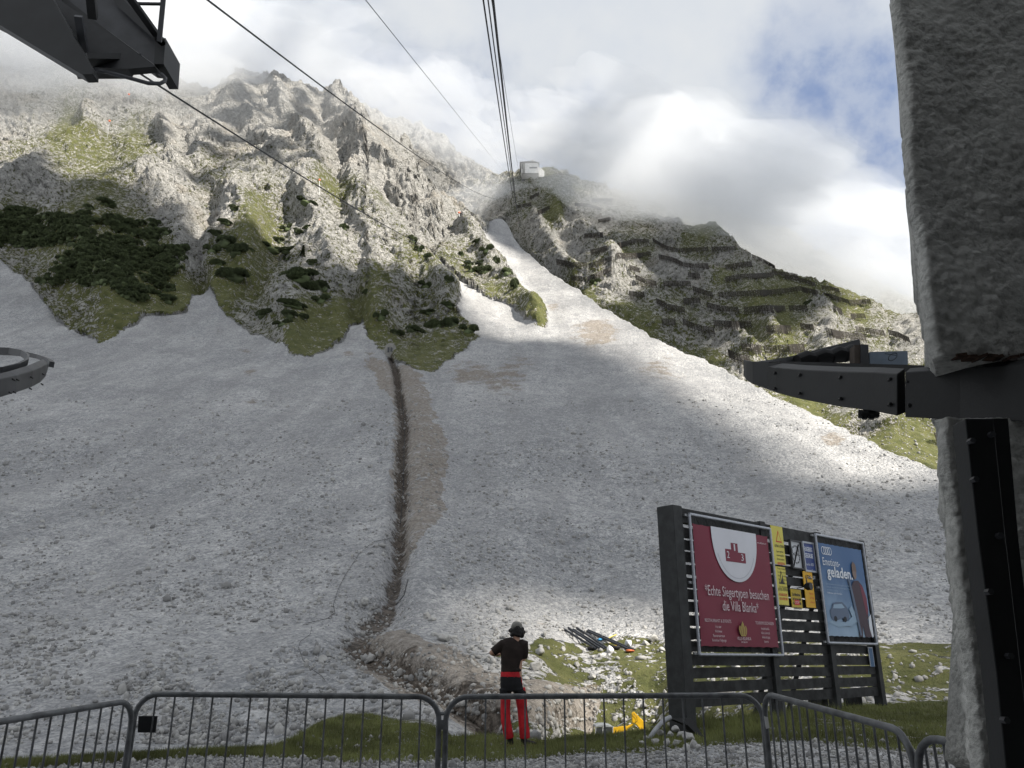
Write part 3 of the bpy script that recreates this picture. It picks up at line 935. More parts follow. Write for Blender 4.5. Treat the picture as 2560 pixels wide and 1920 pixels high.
# ------------------------------------------------------------------ helpers that stand things on the terrain
bpy.context.view_layer.update()
_dg = bpy.context.evaluated_depsgraph_get()
from mathutils.bvhtree import BVHTree


def _bvh(o):
    me = o.data
    vs = np.empty(len(me.vertices) * 3, np.float32); me.vertices.foreach_get('co', vs)
    return vs


TREES = [BVHTree.FromObject(h, _dg) for h in (hill1, hill2, hill3, hill4)]


def ground(u, v, far=3000.0):
    """where the line of sight through a point of the photograph meets the terrain: point, normal"""
    a, b = RAY(u, v)
    d = Vector((float(a), 1.0, float(b))).normalized()
    best = None
    for t in TREES:
        loc, nrm, idx, dist = t.ray_cast(Vector(CAM), d, far)
        if loc is not None and (best is None or dist < best[2]): best = (loc, nrm, dist)
    if best is None:
        return None, None
    loc, nrm, _ = best
    if nrm.z < 0: nrm = -nrm
    return loc, nrm


def drop(x, y, z0=900.0):
    ok, loc, nrm, idx, ob, mt = scene.ray_cast(_dg, Vector((x, y, z0)), Vector((0, 0, -1)), distance=3000)
    return loc if ok else Vector((x, y, 0))


def simple_mat(name, col, rough=0.7, metal=0.0, var=0.25, scale=6.0, bumpd=0.0, bscale=30.0, spec=0.3, coord='Object'):
    m, nt = new_mat(name); s = N(nt)
    t = s.n('ShaderNodeTexCoord').outputs[coord]
    n1 = s.noise(t, scale, 5, 0.6)
    c2 = tuple(min(1, c * (1 + var)) for c in col); c1 = tuple(c * (1 - var) for c in col)
    c = s.mix(s.ramp(n1, 0.3, 0.7), c1, c2)
    nb = None
    if bumpd > 0:
        nb = s.bump(s.noise(t, bscale, 4, 0.6), 1.0, bumpd)
    s.out(s.bsdf(c, rough, metal, nb, spec))
    return m


M_PINE = simple_mat("dwarf_pine_needles", (0.066, 0.084, 0.038), 0.8, var=0.5, scale=0.6)
M_STEM = simple_mat("bark", (0.10, 0.075, 0.055), 0.9)
def stone_material():
    m, nt = new_mat("limestone"); s = N(nt)
    g = s.n('ShaderNodeNewGeometry')
    n1 = s.noise(g.outputs['Position'], 2.5, 5, 0.65)
    c = s.mix(g.outputs['Random Per Island'], (0.21, 0.21, 0.21), (0.44, 0.435, 0.42))
    c = s.mix(s.ramp(n1, 0.55, 0.35, 0, 0.45), c, (0.16, 0.155, 0.15))
    s.out(s.bsdf(c, 0.92, normal=s.bump(s.noise(g.outputs['Position'], 9.0, 4, 0.6), 0.8, 0.03), spec=0.15))
    return m


M_STONE = stone_material()
M_FENCEWOOD = simple_mat("weathered_timber", (0.030, 0.026, 0.022), 0.85, var=0.35, scale=0.8)
M_WHITEWALL = simple_mat("white_render", (0.66, 0.66, 0.65), 0.8, var=0.08, scale=0.5)
M_DARKROOF = simple_mat("dark_roof", (0.10, 0.10, 0.10), 0.7)
M_GLASSDARK = simple_mat("dark_glass", (0.04, 0.045, 0.05), 0.2, var=0.1, spec=0.5)
M_CONCRETE = simple_mat("concrete", (0.22, 0.215, 0.20), 0.9, var=0.2, scale=1.5)
M_ORANGE = simple_mat("orange_paint", (0.80, 0.20, 0.09), 0.6, var=0.1)
M_GALV = simple_mat("galvanised_steel", (0.30, 0.31, 0.32), 0.5, 0.6, var=0.15, scale=12)
M_CABLE = simple_mat("wire_rope", (0.035, 0.036, 0.04), 0.6, 0.3, var=0.2, scale=3)

# ------------------------------------------------------------------ dwarf pines
def leaf_cloud(n, sx, sy, sz, leaf, seed, flat=False, lumps=5):
    """many small needle tufts spread through an uneven dome"""
    r = np.random.RandomState(seed)
    lc = np.stack([r.uniform(-.62, .62, lumps) * sx, r.uniform(-.55, .55, lumps) * sy, r.uniform(.15, .45, lumps) * sz], -1)
    lr = r.uniform(.32, .55, lumps)
    k = r.randint(0, lumps, n)
    d = r.normal(size=(n, 3)); d /= np.linalg.norm(d, axis=1)[:, None]; d[:, 2] = np.abs(d[:, 2]) * 0.9 - 0.15
    rad = lr[k] * r.uniform(0.6, 1.0, n) ** 0.4
    c = lc[k] + d * rad[:, None] * np.array([sx, sy, sz * 1.3])
    c[:, 2] = np.maximum(c[:, 2], -0.05 * sz)
    up = d + r.normal(size=(n, 3)) * 0.5 + np.array([0, 0, 0.5]); up /= np.linalg.norm(up, axis=1)[:, None]
    t = np.cross(up, r.normal(size=(n, 3))); t /= np.linalg.norm(t, axis=1)[:, None] + 1e-9
    b = np.cross(up, t)
    L = leaf * r.uniform(0.6, 1.5, n)[:, None]
    v = np.stack([c - t * L * .5, c + t * L * .5, c + up * L + b * L * .2], 1)
    v2 = np.stack([c - b * L * .5, c + b * L * .5, c + up * L * .9 - t * L * .2], 1)
    V = np.concatenate([v, v2]).reshape(-1, 3)
    F = np.arange(len(V)).reshape(-1, 3)
    return V, F


def core_dome(sx, sy, sz, seed):
    r = np.random.RandomState(seed)
    bm = bmesh.new(); bmesh.ops.create_icosphere(bm, subdivisions=3, radius=1)
    P = np.array([v.co for v in bm.verts]); F = [[v.index for v in f.verts] for f in bm.faces]; bm.free()
    n = 1 + 0.35 * fbm(P * 1.3 + seed, 3)
    P = P * n[:, None] * np.array([sx * .55, sy * .55, sz * .5]); P[:, 2] += 0.05 * sz
    return P, np.array(F)


PROTO = []
for k in range(4):
    V, F = leaf_cloud(2600, 1.0, 0.8, 0.75, 0.11, 20 + k, lumps=[5, 7, 4, 6][k])
    V2, F2 = core_dome(1.0, 0.8, 0.6, k)
    PROTO.append((np.concatenate([V, V2]), np.concatenate([F, F2 + len(V)])))

BUSHES = [  # u, v(centre), width px, height px, label
    (766, 504, 52, 18, "low wide dwarf pine on pale rock below the orange marker ball"),
    (587, 520, 40, 20, "small dwarf pine near the top of the pale rocky knoll"),
    (562, 553, 40, 18, "small dwarf pine halfway down the pale knoll beside the gully"),
    (538, 580, 36, 18, "small dwarf pine at the head of the large round pine patch"),
    (719, 568, 32, 22, "upper of the dwarf pines clustered left of the pale rock"),
    (743, 576, 28, 16, "dwarf pine clump in the middle of the cluster by the pale rock"),
    (768, 566, 24, 12, "little dwarf pine right of the cluster by the pale rock"),
    (696, 599, 36, 20, "dwarf pine just above the long pine mat on the meadow"),
    (680, 622, 60, 24, "left half of the long dwarf pine mat on the meadow"),
    (722, 626, 56, 24, "right half of the long dwarf pine mat on the meadow"),
    (628, 623, 20, 10, "tiny dwarf pine between two larger pine mats"),
    (560, 600, 60, 44, "upper part of the large round dwarf pine beside the gully"),
    (530, 622, 40, 34, "left flank of the large round dwarf pine beside the gully"),
    (590, 625, 50, 38, "right flank of the large round dwarf pine beside the gully"),
    (545, 655, 40, 22, "lower edge of the large round dwarf pine beside the gully"),
    (583, 685, 84, 44, "oval dark dwarf pine below the round one, right of the gully"),
    (719, 645, 22, 10, "tiny dwarf pine under the long mat"),
    (778, 654, 28, 18, "small dwarf pine at the edge of the bright scree rocks"),
    (750, 688, 100, 50, "broad dark dwarf pine in the middle of the slope"),
    (790, 715, 74, 36, "lower right end of the broad dark dwarf pine"),
    (803, 747, 44, 30, "dwarf pine hanging below the broad dark one"),
    (657, 784, 38, 28, "dwarf pine left on the rounded grey outcrop"),
    (731, 758, 78, 26, "dwarf pine lying over the crest of the grey outcrop"),
    (722, 783, 44, 26, "dwarf pine in the middle of the grey outcrop"),
    (708, 806, 44, 22, "lowest dwarf pine on the rounded grey outcrop"),
    (755, 790, 24, 20, "small dwarf pine on the right of the grey outcrop"),
    (860, 567, 28, 24, "small dwarf pine beside the narrow bright gully"),
    (1029, 596, 28, 26, "top dwarf pine of the row along the sloping crest"),
    (1049, 620, 24, 20, "second dwarf pine of the row along the sloping crest"),
    (1068, 640, 20, 18, "third dwarf pine of the row along the sloping crest"),
    (1152, 633, 18, 14, "small dwarf pine on the rock between the two scree chutes"),
    (1195, 601, 28, 14, "topmost dwarf pine between the two scree chutes"),
    (1218, 622, 36, 26, "dwarf pine on the edge above the right scree chute"),
    (1238, 648, 20, 20, "narrow dwarf pine on the edge of the right scree chute"),
    (1171, 657, 26, 18, "left of the three dwarf pines above the white rock"),
    (1203, 655, 28, 16, "upper middle dwarf pine above the white rock"),
    (1180, 673, 36, 24, "lower left dwarf pine above the white rock"),
    (1213, 675, 40, 30, "lower right dwarf pine above the white rock"),
    (1267, 677, 32, 32, "upper dwarf pine on the grass tongue right of the white rock"),
    (1290, 710, 26, 40, "lowest dwarf pine on the grass tongue between the chutes"),
    (1064, 712, 40, 26, "dwarf pine on the shoulder left of the narrow chute"),
    (1118, 697, 24, 22, "small dwarf pine beside the narrow bright chute"),
    (1120, 760, 36, 18, "dwarf pine right above the dark pine tongue"),
    (1068, 779, 44, 18, "dwarf pine in the upper middle of the dark tongue"),
    (955, 787, 36, 32, "dwarf pine on the left rim of the dark tongue"),
    (1030, 824, 50, 26, "dwarf pine low in the middle of the dark tongue"),
    (1088, 812, 56, 34, "large dwarf pine right of the tongue's middle"),
    (1128, 806, 46, 36, "dark dwarf pine near the tip of the tongue"),
    (1172, 822, 46, 32, "outermost dwarf pine at the right tip of the tongue"),
    (990, 830, 34, 18, "dwarf pine above the concrete portal"),
    (917, 727, 24, 14, "small dwarf pine on the grey rock above the scree cone"),
    (811, 717, 30, 26, "dwarf pine on the left of the scree cone's rock"),
    (1488, 704, 30, 20, "lone dwarf pine beside the footpath below the fences"),
    (2020, 756, 26, 12, "dwarf pine among the snow fences on the right ridge"),
]


def slope_axes(nrm):
    x = Vector((1, 0, 0)); z = (nrm * 0.5 + Vector((0, 0, 1))).normalized()
    y = z.cross(x).normalized(); x = y.cross(z)
    return Matrix((x, y, z)).transposed()


protos = []
for k, (V, F) in enumerate(PROTO):
    me = mesh_obj("dwarf_pine_proto", V, F, M_PINE).data
    o = bpy.data.objects["dwarf_pine_proto"] if "dwarf_pine_proto" in bpy.data.objects else None
    if o: bpy.data.objects.remove(o)
    me.name = "dwarf_pine"
    protos.append(me)
rng = random.Random(5)
spots = []
for i, (u, v, wpx, hpx, lab) in enumerate(BUSHES):
    loc, nrm = ground(u, v + hpx * 0.25)
    spots.append((loc, nrm))
for i, (u, v, wpx, hpx, lab) in enumerate(BUSHES):
    loc, nrm = spots[i]
    if loc is None: continue
    mpp = loc.y / 2009.0
    o = bpy.data.objects.new("dwarf_pine", protos[i % 4])
    COL.objects.link(o)
    o.location = loc - Vector((0, 0, 0.15))
    w = wpx * mpp * 0.62
    hh = hpx * mpp * 0.9
    o.rotation_mode = 'QUATERNION'
    o.rotation_quaternion = slope_axes(nrm).to_quaternion() @ Quaternion((0, 0, 1), rng.uniform(-0.5, 0.5) + (math.pi if i % 2 else 0))
    o.scale = (w, w * 0.9, max(hh * 1.15, w * 0.42))
    tag(o, lab, "bush", "dwarf pines on the mountainside")

# a small upright conifer beside the long mat
loc, nrm = ground(756, 643)
if loc is not None:
    t = empty("conifer_tree", loc)
    tag(t, "small upright conifer standing right of the long dwarf pine mat", "tree")
    r = np.random.RandomState(3)
    V = []; 
    n = 1400; hgt = 5.2
    z = r.uniform(0.05, 1, n); rad = (1 - z) * 1.25 * r.uniform(0.5, 1, n) ** .5 * (0.75 + 0.25 * np.sin(z * 40)); a = r.uniform(0, 6.28, n)
    c = np.stack([rad * np.cos(a), rad * np.sin(a), z * hgt], -1)
    dd = np.stack([np.cos(a), np.sin(a), -0.2 + 0 * a], -1); tt = np.stack([-np.sin(a), np.cos(a), 0 * a], -1)
    V = np.stack([c - tt * .12, c + tt * .12, c + dd * .38], 1).reshape(-1, 3)
    mesh_obj("crown", V, np.arange(len(V)).reshape(-1, 3), M_PINE, t)
    MB().tube([(0, 0, -.3), (0, 0, hgt * .9)], [.12, .03], 6).build("trunk", M_STEM, t)

# the big mat at the left reads as one mass
MASS = [(-200, 560), (-60, 520), (0, 530), (70, 522), (120, 545), (186, 538), (270, 500), (290, 515), (235, 528), (220, 550), (330, 548), (390, 560), (436, 595), (468, 630), (448, 665), (425, 690), (428, 765), (380, 742), (328, 765), (292, 726), (240, 712), (214, 722), (155, 712), (92, 712), (130, 680), (78, 640), (70, 622), (0, 615), (-60, 640), (-200, 640)]
HOLES = [(249, 576, 34, 20), (268, 530, 36, 13), (105, 645, 44, 30), (155, 622, 22, 9), (420, 607, 26, 13), (110, 560, 14, 14), (350, 610, 12, 16), (300, 590, 20, 8)]
V_all = []; F_all = []; nv = 0; cnt = 0
while cnt < 640:
    u = rng.uniform(-200, 470); v = rng.uniform(500, 770)
    if not in_poly(np.array([u]), np.array([v]), MASS)[0]: continue
    if any(((u - a) / (c)) ** 2 + ((v - b) / d) ** 2 < 1.0 for a, b, c, d in HOLES): continue
    cnt += 1
    loc, nrm = ground(u, v)
    if loc is None: continue
    s_ = loc.y / 2009.0 * rng.uniform(15, 27)
    R = np.array(slope_axes(nrm))
    a = rng.uniform(0, 6.28); Rz = np.array([[math.cos(a), -math.sin(a), 0], [math.sin(a), math.cos(a), 0], [0, 0, 1]])
    V, F = leaf_cloud(420, 1.1, 0.9, 0.85, 0.17, cnt, lumps=3)
    V2, F2 = core_dome(0.9, 0.7, 0.75, cnt)
    V = np.concatenate([V, V2]); F = np.concatenate([F, F2 + len(V) - len(V2)])
    V = (V * s_) @ (R @ Rz).T + np.array(loc)
    V_all.append(V); F_all.append(F + nv); nv += len(V)
tag(mesh_obj("dwarf_pine_thicket", np.concatenate(V_all), np.concatenate(F_all), M_PINE), "dense dark dwarf pine thicket covering the lower left slope", "thicket", None, "stuff")

# ------------------------------------------------------------------ avalanche barriers (snow fences)
def c3(L): return [(1500 + a / 2.572, 400 + b / 2.572) for a, b in L]
def c2(L): return [(800 + a / 2.572, 200 + b / 2.572) for a, b in L]


SNOW = [
    (c3([(-60, 590), (0, 580), (110, 550), (230, 515), (320, 520)]), "curved snow fence rising along the shaded grass below the mist"),
    (c3([(340, 510), (420, 560), (500, 580), (600, 575), (700, 570)]), "uppermost long snow fence below the rounded misty summit"),
    (c3([(720, 570), (880, 565)]), "short snow fence at the right end of the summit row"),
    (c3([(110, 615), (220, 615), (330, 600)]), "level snow fence on the grass left of the shaded rock tower"),
    (c3([(380, 620), (470, 640), (540, 675), (610, 685), (700, 680)]), "sagging snow fence above the grey rounded outcrop"),
    (c3([(980, 615), (1060, 645), (1130, 690)]), "snow fence outlined on the skyline stepping down right"),
    (c3([(1110, 720), (1200, 735), (1280, 740)]), "snow fence on the skyline behind the longer descending one"),
    (c3([(1190, 750), (1300, 770), (1390, 800)]), "long snow fence descending right along the skyline"),
    (c3([(810, 690), (890, 675), (980, 665)]), "faint snow fence on dark rock below the summit row"),
    (c3([(810, 770), (900, 750), (1000, 745), (1120, 735)]), "curved snow fence across the middle of the shaded bowl"),
    (c3([(570, 740), (650, 750)]), "short snow fence in the cleft between two grey outcrops"),
    (c3([(190, 690), (260, 715)]), "short snow fence above the bright rocky knoll"),
    (c3([(230, 755), (280, 780), (370, 800)]), "snow fence stepping down right of the bright knoll"),
    (c3([(410, 800), (500, 795), (590, 800)]), "level snow fence under the grey rounded outcrop"),
    (c3([(600, 830), (660, 850), (730, 870)]), "snow fence descending right from the grey outcrop"),
    (c3([(765, 870), (900, 865), (1050, 855), (1200, 840), (1300, 825)]), "longest snow fence crossing the middle of the ridge"),
    (c3([(1300, 830), (1400, 855), (1500, 880), (1610, 915)]), "snow fence descending from the longest one to the right"),
    (c3([(1610, 915), (1745, 910)]), "snow fence with pale posts at the right edge of the ridge"),
    (c3([(1430, 820), (1545, 820)]), "short snow fence on the skyline left of the hazy hill"),
    (c3([(365, 910), (440, 950), (550, 970)]), "dark snow fence just right of the bright knoll's foot"),
    (c3([(690, 935), (780, 960), (900, 970)]), "snow fence left of the meadow with pale posts"),
    (c3([(930, 970), (1050, 960), (1195, 955)]), "snow fence with pale posts above the open meadow"),
    (c3([(1220, 955), (1340, 955)]), "snow fence ending at the grey rock pillar"),
    (c3([(400, 1050), (495, 1050)]), "short snow fence on the grass above the scree edge"),
    (c3([(535, 1045), (600, 1075), (680, 1100), (745, 1110)]), "snow fence running down behind the scree edge"),
    (c3([(735, 1055), (850, 1065), (980, 1065)]), "snow fence above the bright broken rock band"),
    (c3([(1075, 1095), (1235, 1090)]), "snow fence on the small meadow between two rocks"),
    (c3([(1295, 1075), (1385, 1085)]), "small snow fence right of the pale rock rib"),
    (c3([(1460, 1110), (1580, 1130), (1720, 1150)]), "lower of the two snow fences above the dark guide rail"),
    (c3([(1650, 1090), (1750, 1105), (1840, 1120)]), "upper of the two snow fences above the dark guide rail"),
    (c3([(1860, 1110), (1930, 1130), (2000, 1165)]), "rightmost snow fence near the building's corner"),
    (c3([(915, 1215), (1045, 1225)]), "snow fence next to the lowest long one on the meadow"),
    (c3([(1060, 1230), (1190, 1225), (1320, 1210)]), "lowest long snow fence just above the guide rail"),
    (c3([(830, 1250), (880, 1280), (970, 1300)]), "dark near snow fence at the tip of the guide rail"),
    (c3([(1620, 1005), (1715, 1005)]), "small snow fence in the grey shade below the right edge"),
    (c3([(1515, 955), (1560, 975)]), "tiny snow fence beside the grey rock pillar"),
    (c3([(540, 910), (650, 905)]), "snow fence in the shadow under the grey outcrop"),
    (c3([(190, 865), (290, 870)]), "snow fence across the lower part of the bright knoll"),
    (c2([(1350, 755), (1410, 725)]), "highest snow fence below the summit station"),
    (c2([(1260, 812), (1360, 795)]), "snow fence beside the cable line below the summit station"),
    (c2([(1400, 850), (1480, 815)]), "small snow fence above the cleft below the summit station"),
    (c2([(1640, 795), (1740, 803), (1810, 830)]), "misty snow fence high on the dark shoulder"),
    (c2([(1750, 768), (1890, 765)]), "topmost misty snow fence on the dark shoulder"),
    (c2([(1790, 905), (1870, 890)]), "small misty snow fence in the middle of the shoulder"),
    (c2([(1700, 1000), (1820, 990)]), "snow fence on the shaded rock left of the shoulder"),
    (c2([(1520, 1165), (1630, 1190), (1720, 1190)]), "left snow fence of the pair above the bright knoll"),
    (c2([(1730, 1200), (1880, 1150)]), "right snow fence of the pair rising above the knoll"),
    (c2([(1615, 1275), (1710, 1285)]), "lower left snow fence beside the footpath"),
    (c2([(1720, 1285), (1880, 1215)]), "lower right snow fence rising beside the footpath"),
    ([(2344, 1104), (2362, 1108)], "small snow fence beside the lower stone pillar"),
]


def snow_panel(a, b, h):
    """one timber grid panel between two ground points, leaning uphill"""
    mb = MB(); lean = Vector((0, 0.25, 1)).normalized()
    t = (b - a).normalized()
    for e in (0.06, 0.5, 0.94):
        p = a.lerp(b, e) - lean * 0.8
        mb.beam(p, p + lean * (h + 0.8), 0.16, 0.16)
    for k in range(6):
        z = 0.45 + k * (h - 0.6) / 5.0
        mb.beam(a + lean * z - t * 0.05 - Vector((0, .14, 0)), b + lean * z + t * 0.05 - Vector((0, .14, 0)), 0.1, 0.28)
    return mb


SNOWPTS = []
for pl, lab in SNOW:
    pts = []
    for i in range(len(pl) - 1):
        n = max(2, int(abs(pl[i + 1][0] - pl[i][0]) / 6))
        for k in range(n + (i == len(pl) - 2)):
            f = k / n
            u = pl[i][0] * (1 - f) + pl[i + 1][0] * f; v = pl[i][1] * (1 - f) + pl[i + 1][1] * f
            # keep to the smooth lie of the slope so that rows stay continuous
            sky_u = np.interp(u, [p[0] for p in SIL2], [p[1] for p in SIL2])
            vv = max(v + 6, sky_u + 5)
            Y = float(D2(np.array([u]), np.array([vv]))[0])
            g, _ = ground(u, vv)
            if g is not None and abs(g.y - Y) < 60: Y = g.y - 1.0
            pts.append((u, vv, Y))
    Ys = np.array([p[2] for p in pts])
    for _ in range(3):
        Ys[1:-1] = (Ys[:-2] + 2 * Ys[1:-1] + Ys[2:]) / 4
    Ys = np.minimum(Ys, np.array([p[2] for p in pts])) - 1.2
    SNOWPTS.append(([P3(p[0], p[1], y) for p, y in zip(pts, Ys)], lab))
for pts, lab in SNOWPTS:
    # resample to panels of about 5 m
    cum = [0.0]
    for i in range(1, len(pts)): cum.append(cum[-1] + (pts[i] - pts[i - 1]).length)
    L = cum[-1]; n = max(1, round(L / 5.0))
    def at(s_):
        i = min(len(cum) - 2, max(0, int(np.searchsorted(cum, s_)) - 1))
        f = (s_ - cum[i]) / max(1e-6, cum[i + 1] - cum[i])
        return pts[i].lerp(pts[i + 1], min(1, max(0, f)))
    base = at(L / 2)
    root = empty("snow_fence", base)
    tag(root, lab, "snow fence", "avalanche snow fences on the ridge")
    for k in range(n):
        a = at(L * k / n) - base; b = at(L * (k + 1) / n - 0.35) - base
        snow_panel(a, b, 3.3).build("panel", M_FENCEWOOD, root)

# ------------------------------------------------------------------ summit station
base = P3(1322, 434, 560)
st = empty("cable_car_station", base)
tag(st, "small white cable car station perched on the misty summit", "building")
w_ = 560 / 2009.0 / 0.87
mb = MB(); mb.box((1.0, 4, 4.0), (14, 12, 9.5)); mb.build("wall", M_WHITEWALL, st)
mb = MB(); mb.box((-4.2, 3.8, 3.6), (2.0, 12.3, 10.0)); mb.build("tower_wall", M_CONCRETE, st)
mb = MB(); mb.prism([(-7.4, -3, 8.5), (-7.4, -3, 9.1), (3.0, -3, 10.2), (8.6, -3, 8.6), (8.6, -3, 8.1), (3.0, -3, 9.6)], (0, 14, 0)); mb.build("roof", M_DARKROOF, st)
mb = MB(); mb.box((3.2, 3, 11.6), (3.4, 3.4, 4.4)); mb.build("lift_tower", M_WHITEWALL, st)
mb = MB(); mb.prism([(8.0, 0, -3), (8.0, 0, 7), (12.6, 0, 2.5), (12.6, 0, -3)], (0, 8, 0)); mb.build("annexe", M_WHITEWALL, st)
mb = MB(); mb.box((3.6, -2.05, 4.2), (6.2, .12, 1.2)); mb.build("window", M_GLASSDARK, st)
mb = MB(); mb.box((-5.2, -2.4, 5.0), (1.0, .2, 4.2)); mb.build("gate_opening", M_GLASSDARK, st)
mb = MB(); mb.box((1.0, 4.1, -3.4), (13.5, 11.4, 5.6)); mb.build("foundation", M_CONCRETE, st)

# ------------------------------------------------------------------ orange marker balls on masts
for (u, v, vb_, lab) in [(265, 294, 345, "orange ball on a tall mast by the grey rock tower"), (317, 230, 262, "faint orange ball marker highest in the mist"),
                        (795, 445, 486, "orange ball marker above the low wide dwarf pine"), (1147, 530, 548, "orange ball marker at the head of the scree chutes")]:
    g, n_ = ground(u + 3, vb_)
    if g is None: continue
    mpp = g.y / 2009.0
    root = empty("marker_mast", g)
    tag(root, lab, "marker", "orange marker balls on the mountain")
    hgt = (vb_ - v) * mpp * 1.18
    MB().tube([(0, 0, -0.5), (-3 * mpp, 0, hgt)], 0.11, 6).build("pole", M_GALV, root)
    bm = bmesh.new(); bmesh.ops.create_icosphere(bm, subdivisions=2, radius=3.2 * mpp)
    bmesh.ops.translate(bm, verts=bm.verts, vec=(-3 * mpp, 0, hgt))
    me = bpy.data.meshes.new("ball"); bm.to_mesh(me); bm.free(); me.materials.append(M_ORANGE)
    o = bpy.data.objects.new("ball", me); COL.objects.link(o); o.parent = root

# ------------------------------------------------------------------ concrete portal at the head of the trench
g, n_ = ground(976, 884)
root = empty("concrete_portal", g)
tag(root, "small concrete portal with dark openings above the trench", "portal")
k = g.y / 2009.0
mb = MB()
arch = [(-14 * k, 0, -1.5), (-14 * k, 0, 20 * k)] + [(-14 * k + 28 * k * i / 8, 0, 20 * k + 9 * k * math.sin(math.pi * i / 8)) for i in range(1, 8)] + [(14 * k, 0, 20 * k), (14 * k, 0, -1.5)]
mb.prism([(x, -0.6, z) for x, y, z in arch], (0, 5, 0)); mb.build("wall", M_CONCRETE, root)
mb = MB(); mb.prism([(-7 * k, -.75, 1.0 * k), (-7 * k, -.75, 15 * k), (-2 * k, -.75, 16 * k), (-2 * k, -.75, 1 * k)], (0, .3, 0)); mb.build("door", M_GLASSDARK, root)
mb = MB(); mb.prism([(1 * k, -.75, 3.0 * k), (1 * k, -.75, 16 * k), (6 * k, -.75, 14 * k), (6 * k, -.75, 3 * k)], (0, .3, 0)); mb.build("door", M_GLASSDARK, root)

# ------------------------------------------------------------------ ropes of the cable car
END = P3(1306, 415, 558)


def rope(x0, z0, sag, rad, label, y0=-8.0, end=None, name="cable", ystart=None):
    end = end or END
    S = Vector((x0, 0, z0)); pts = []
    ys = [y0 + (ystart or 0)] + list(np.geomspace(1.5 if not ystart else ystart, end.y, 70))
    if ystart: ys = ys[1:]
    for y in ys:
        t = y / end.y
        pts.append(Vector((x0 + (end.x - x0) * t, y, z0 + (end.z - z0) * t - 4 * sag * t * (1 - t))))
    # ropes never look thinner than they are: constant radius
    o = MB().tube(pts, rad, 6).build(name, M_CABLE, None, smooth=True)
    return tag(o, label, "cable", "ropes of the cable car")


rope(-0.62, 8.0, 25, 0.030, "thick track rope nearest the middle, running straight up to the summit station")
rope(-0.76, 8.2, 24, 0.017, "thinner rope hanging right beside the thick middle track rope")
rope(-0.83, 8.0, 25, 0.019, "haul rope left of the thick middle track rope")
rope(-0.9, 8.4, 9, 0.012, "fine rope ending at the summit station's front")
rope(-4.57, 8.0, 0, 0.014, "fine taut rope alone against the cloud", end=P3(1262, 434, 640))
rope(-9.9, 10.0, 18, 0.032, "thick track rope sweeping from the top left over the ridge")
rope(-9.8, 8.4, 36, 0.026, "rope leaving the steel gantry's tip across the rocks", ystart=11.0)


# ------------------------------------------------------------------ loose stones on the scree, nobody could count them
def stones():
    r = np.random.RandomState(11)
    bm = bmesh.new(); bmesh.ops.create_icosphere(bm, subdivisions=1, radius=1)
    B = np.array([q.co for q in bm.verts]); F0 = np.array([[q.index for q in f.verts] for f in bm.faces]); bm.free()
    protos_ = []
    for q in range(14):
        P = B * r.uniform(.8, 1.2, 3)
        for _ in range(6):
            n_ = r.normal(size=3); n_ /= np.linalg.norm(n_); c = r.uniform(.35, .8)
            P = P - np.maximum(0, P @ n_ - c)[:, None] * n_[None]
        protos_.append(P)
    Vs = []; Fs = []; nv = 0
    N_ = 36000
    us = r.uniform(-60, 2450, N_); vs = 1860 - 860 * r.uniform(0, 1, N_) ** 1.25
    dens = fbm(np.stack([us * 0.006, vs * 0.009, us * 0], -1), 3)
    for i in range(N_):
        u, v = us[i], vs[i]
        if dens[i] < r.uniform(-0.5, 0.6): continue
        if u > 1250 and 1600 < v < 1860 and r.rand() < 0.60 and not (u < 1510 and v > 1700): continue
        g, n_ = ground(u, v)
        if g is None or g.y < 24: continue
        s_ = 0.055 + 0.13 * r.rand() ** 3.0 + (0.22 * r.rand() if r.rand() < 0.03 else 0)
        s_ *= 1.0 + max(0, (g.y - 60)) / 110
        if 700 < u < 1250 and v > 1600: s_ *= 1.15
        V = protos_[i % 14] * r.uniform(0.7, 1.4, 3) * s_
        a = r.uniform(0, 6.28); R = np.array([[math.cos(a), -math.sin(a), 0], [math.sin(a), math.cos(a), 0], [0, 0, 1]])
        V = V @ R.T + np.array(g) + np.array([0, 0, s_ * 0.25])
        Vs.append(V); Fs.append(F0 + nv); nv += len(V)
    tag(mesh_obj("loose_stones", np.concatenate(Vs), np.concatenate(Fs), M_STONE), "loose pale stones strewn over the lower scree", "stones", None, "stuff")


stones()

# ------------------------------------------------------------------ materials of the near objects
M_STEEL = simple_mat("dark_painted_steel", (0.008, 0.009, 0.010), 0.55, 0.0, var=0.35, scale=3.0, bumpd=0.0008, bscale=60, spec=0.4)
M_STEEL2 = simple_mat("grey_painted_steel", (0.036, 0.038, 0.043), 0.5, 0.0, var=0.3, scale=3.0, spec=0.4)
M_BARRIER = simple_mat("worn_grey_barrier_paint", (0.115, 0.12, 0.125), 0.5, 0.25, var=0.35, scale=9.0, bumpd=0.0006, bscale=90)
M_RUBBER = simple_mat("black_rubber", (0.012, 0.012, 0.013), 0.75)
M_PLATE = simple_mat("blue_grey_plate", (0.16, 0.20, 0.25), 0.55, 0.2, var=0.12)
M_BOARD = simple_mat("charcoal_boards", (0.030, 0.031, 0.032), 0.75, var=0.5, scale=4.0, bumpd=0.002, bscale=30)
M_POSTG = simple_mat("charcoal_post", (0.028, 0.030, 0.031), 0.65, var=0.3, scale=5.0)
M_TUBE = simple_mat("pale_steel_tube", (0.36, 0.38, 0.42), 0.4, 0.5, var=0.12, scale=20)
M_BLACKPLASTIC = simple_mat("black_plastic", (0.015, 0.016, 0.018), 0.45)


def flat(name, col, rough=0.6, var=0.04):
    return simple_mat(name, col, rough, var=var, scale=2.0)


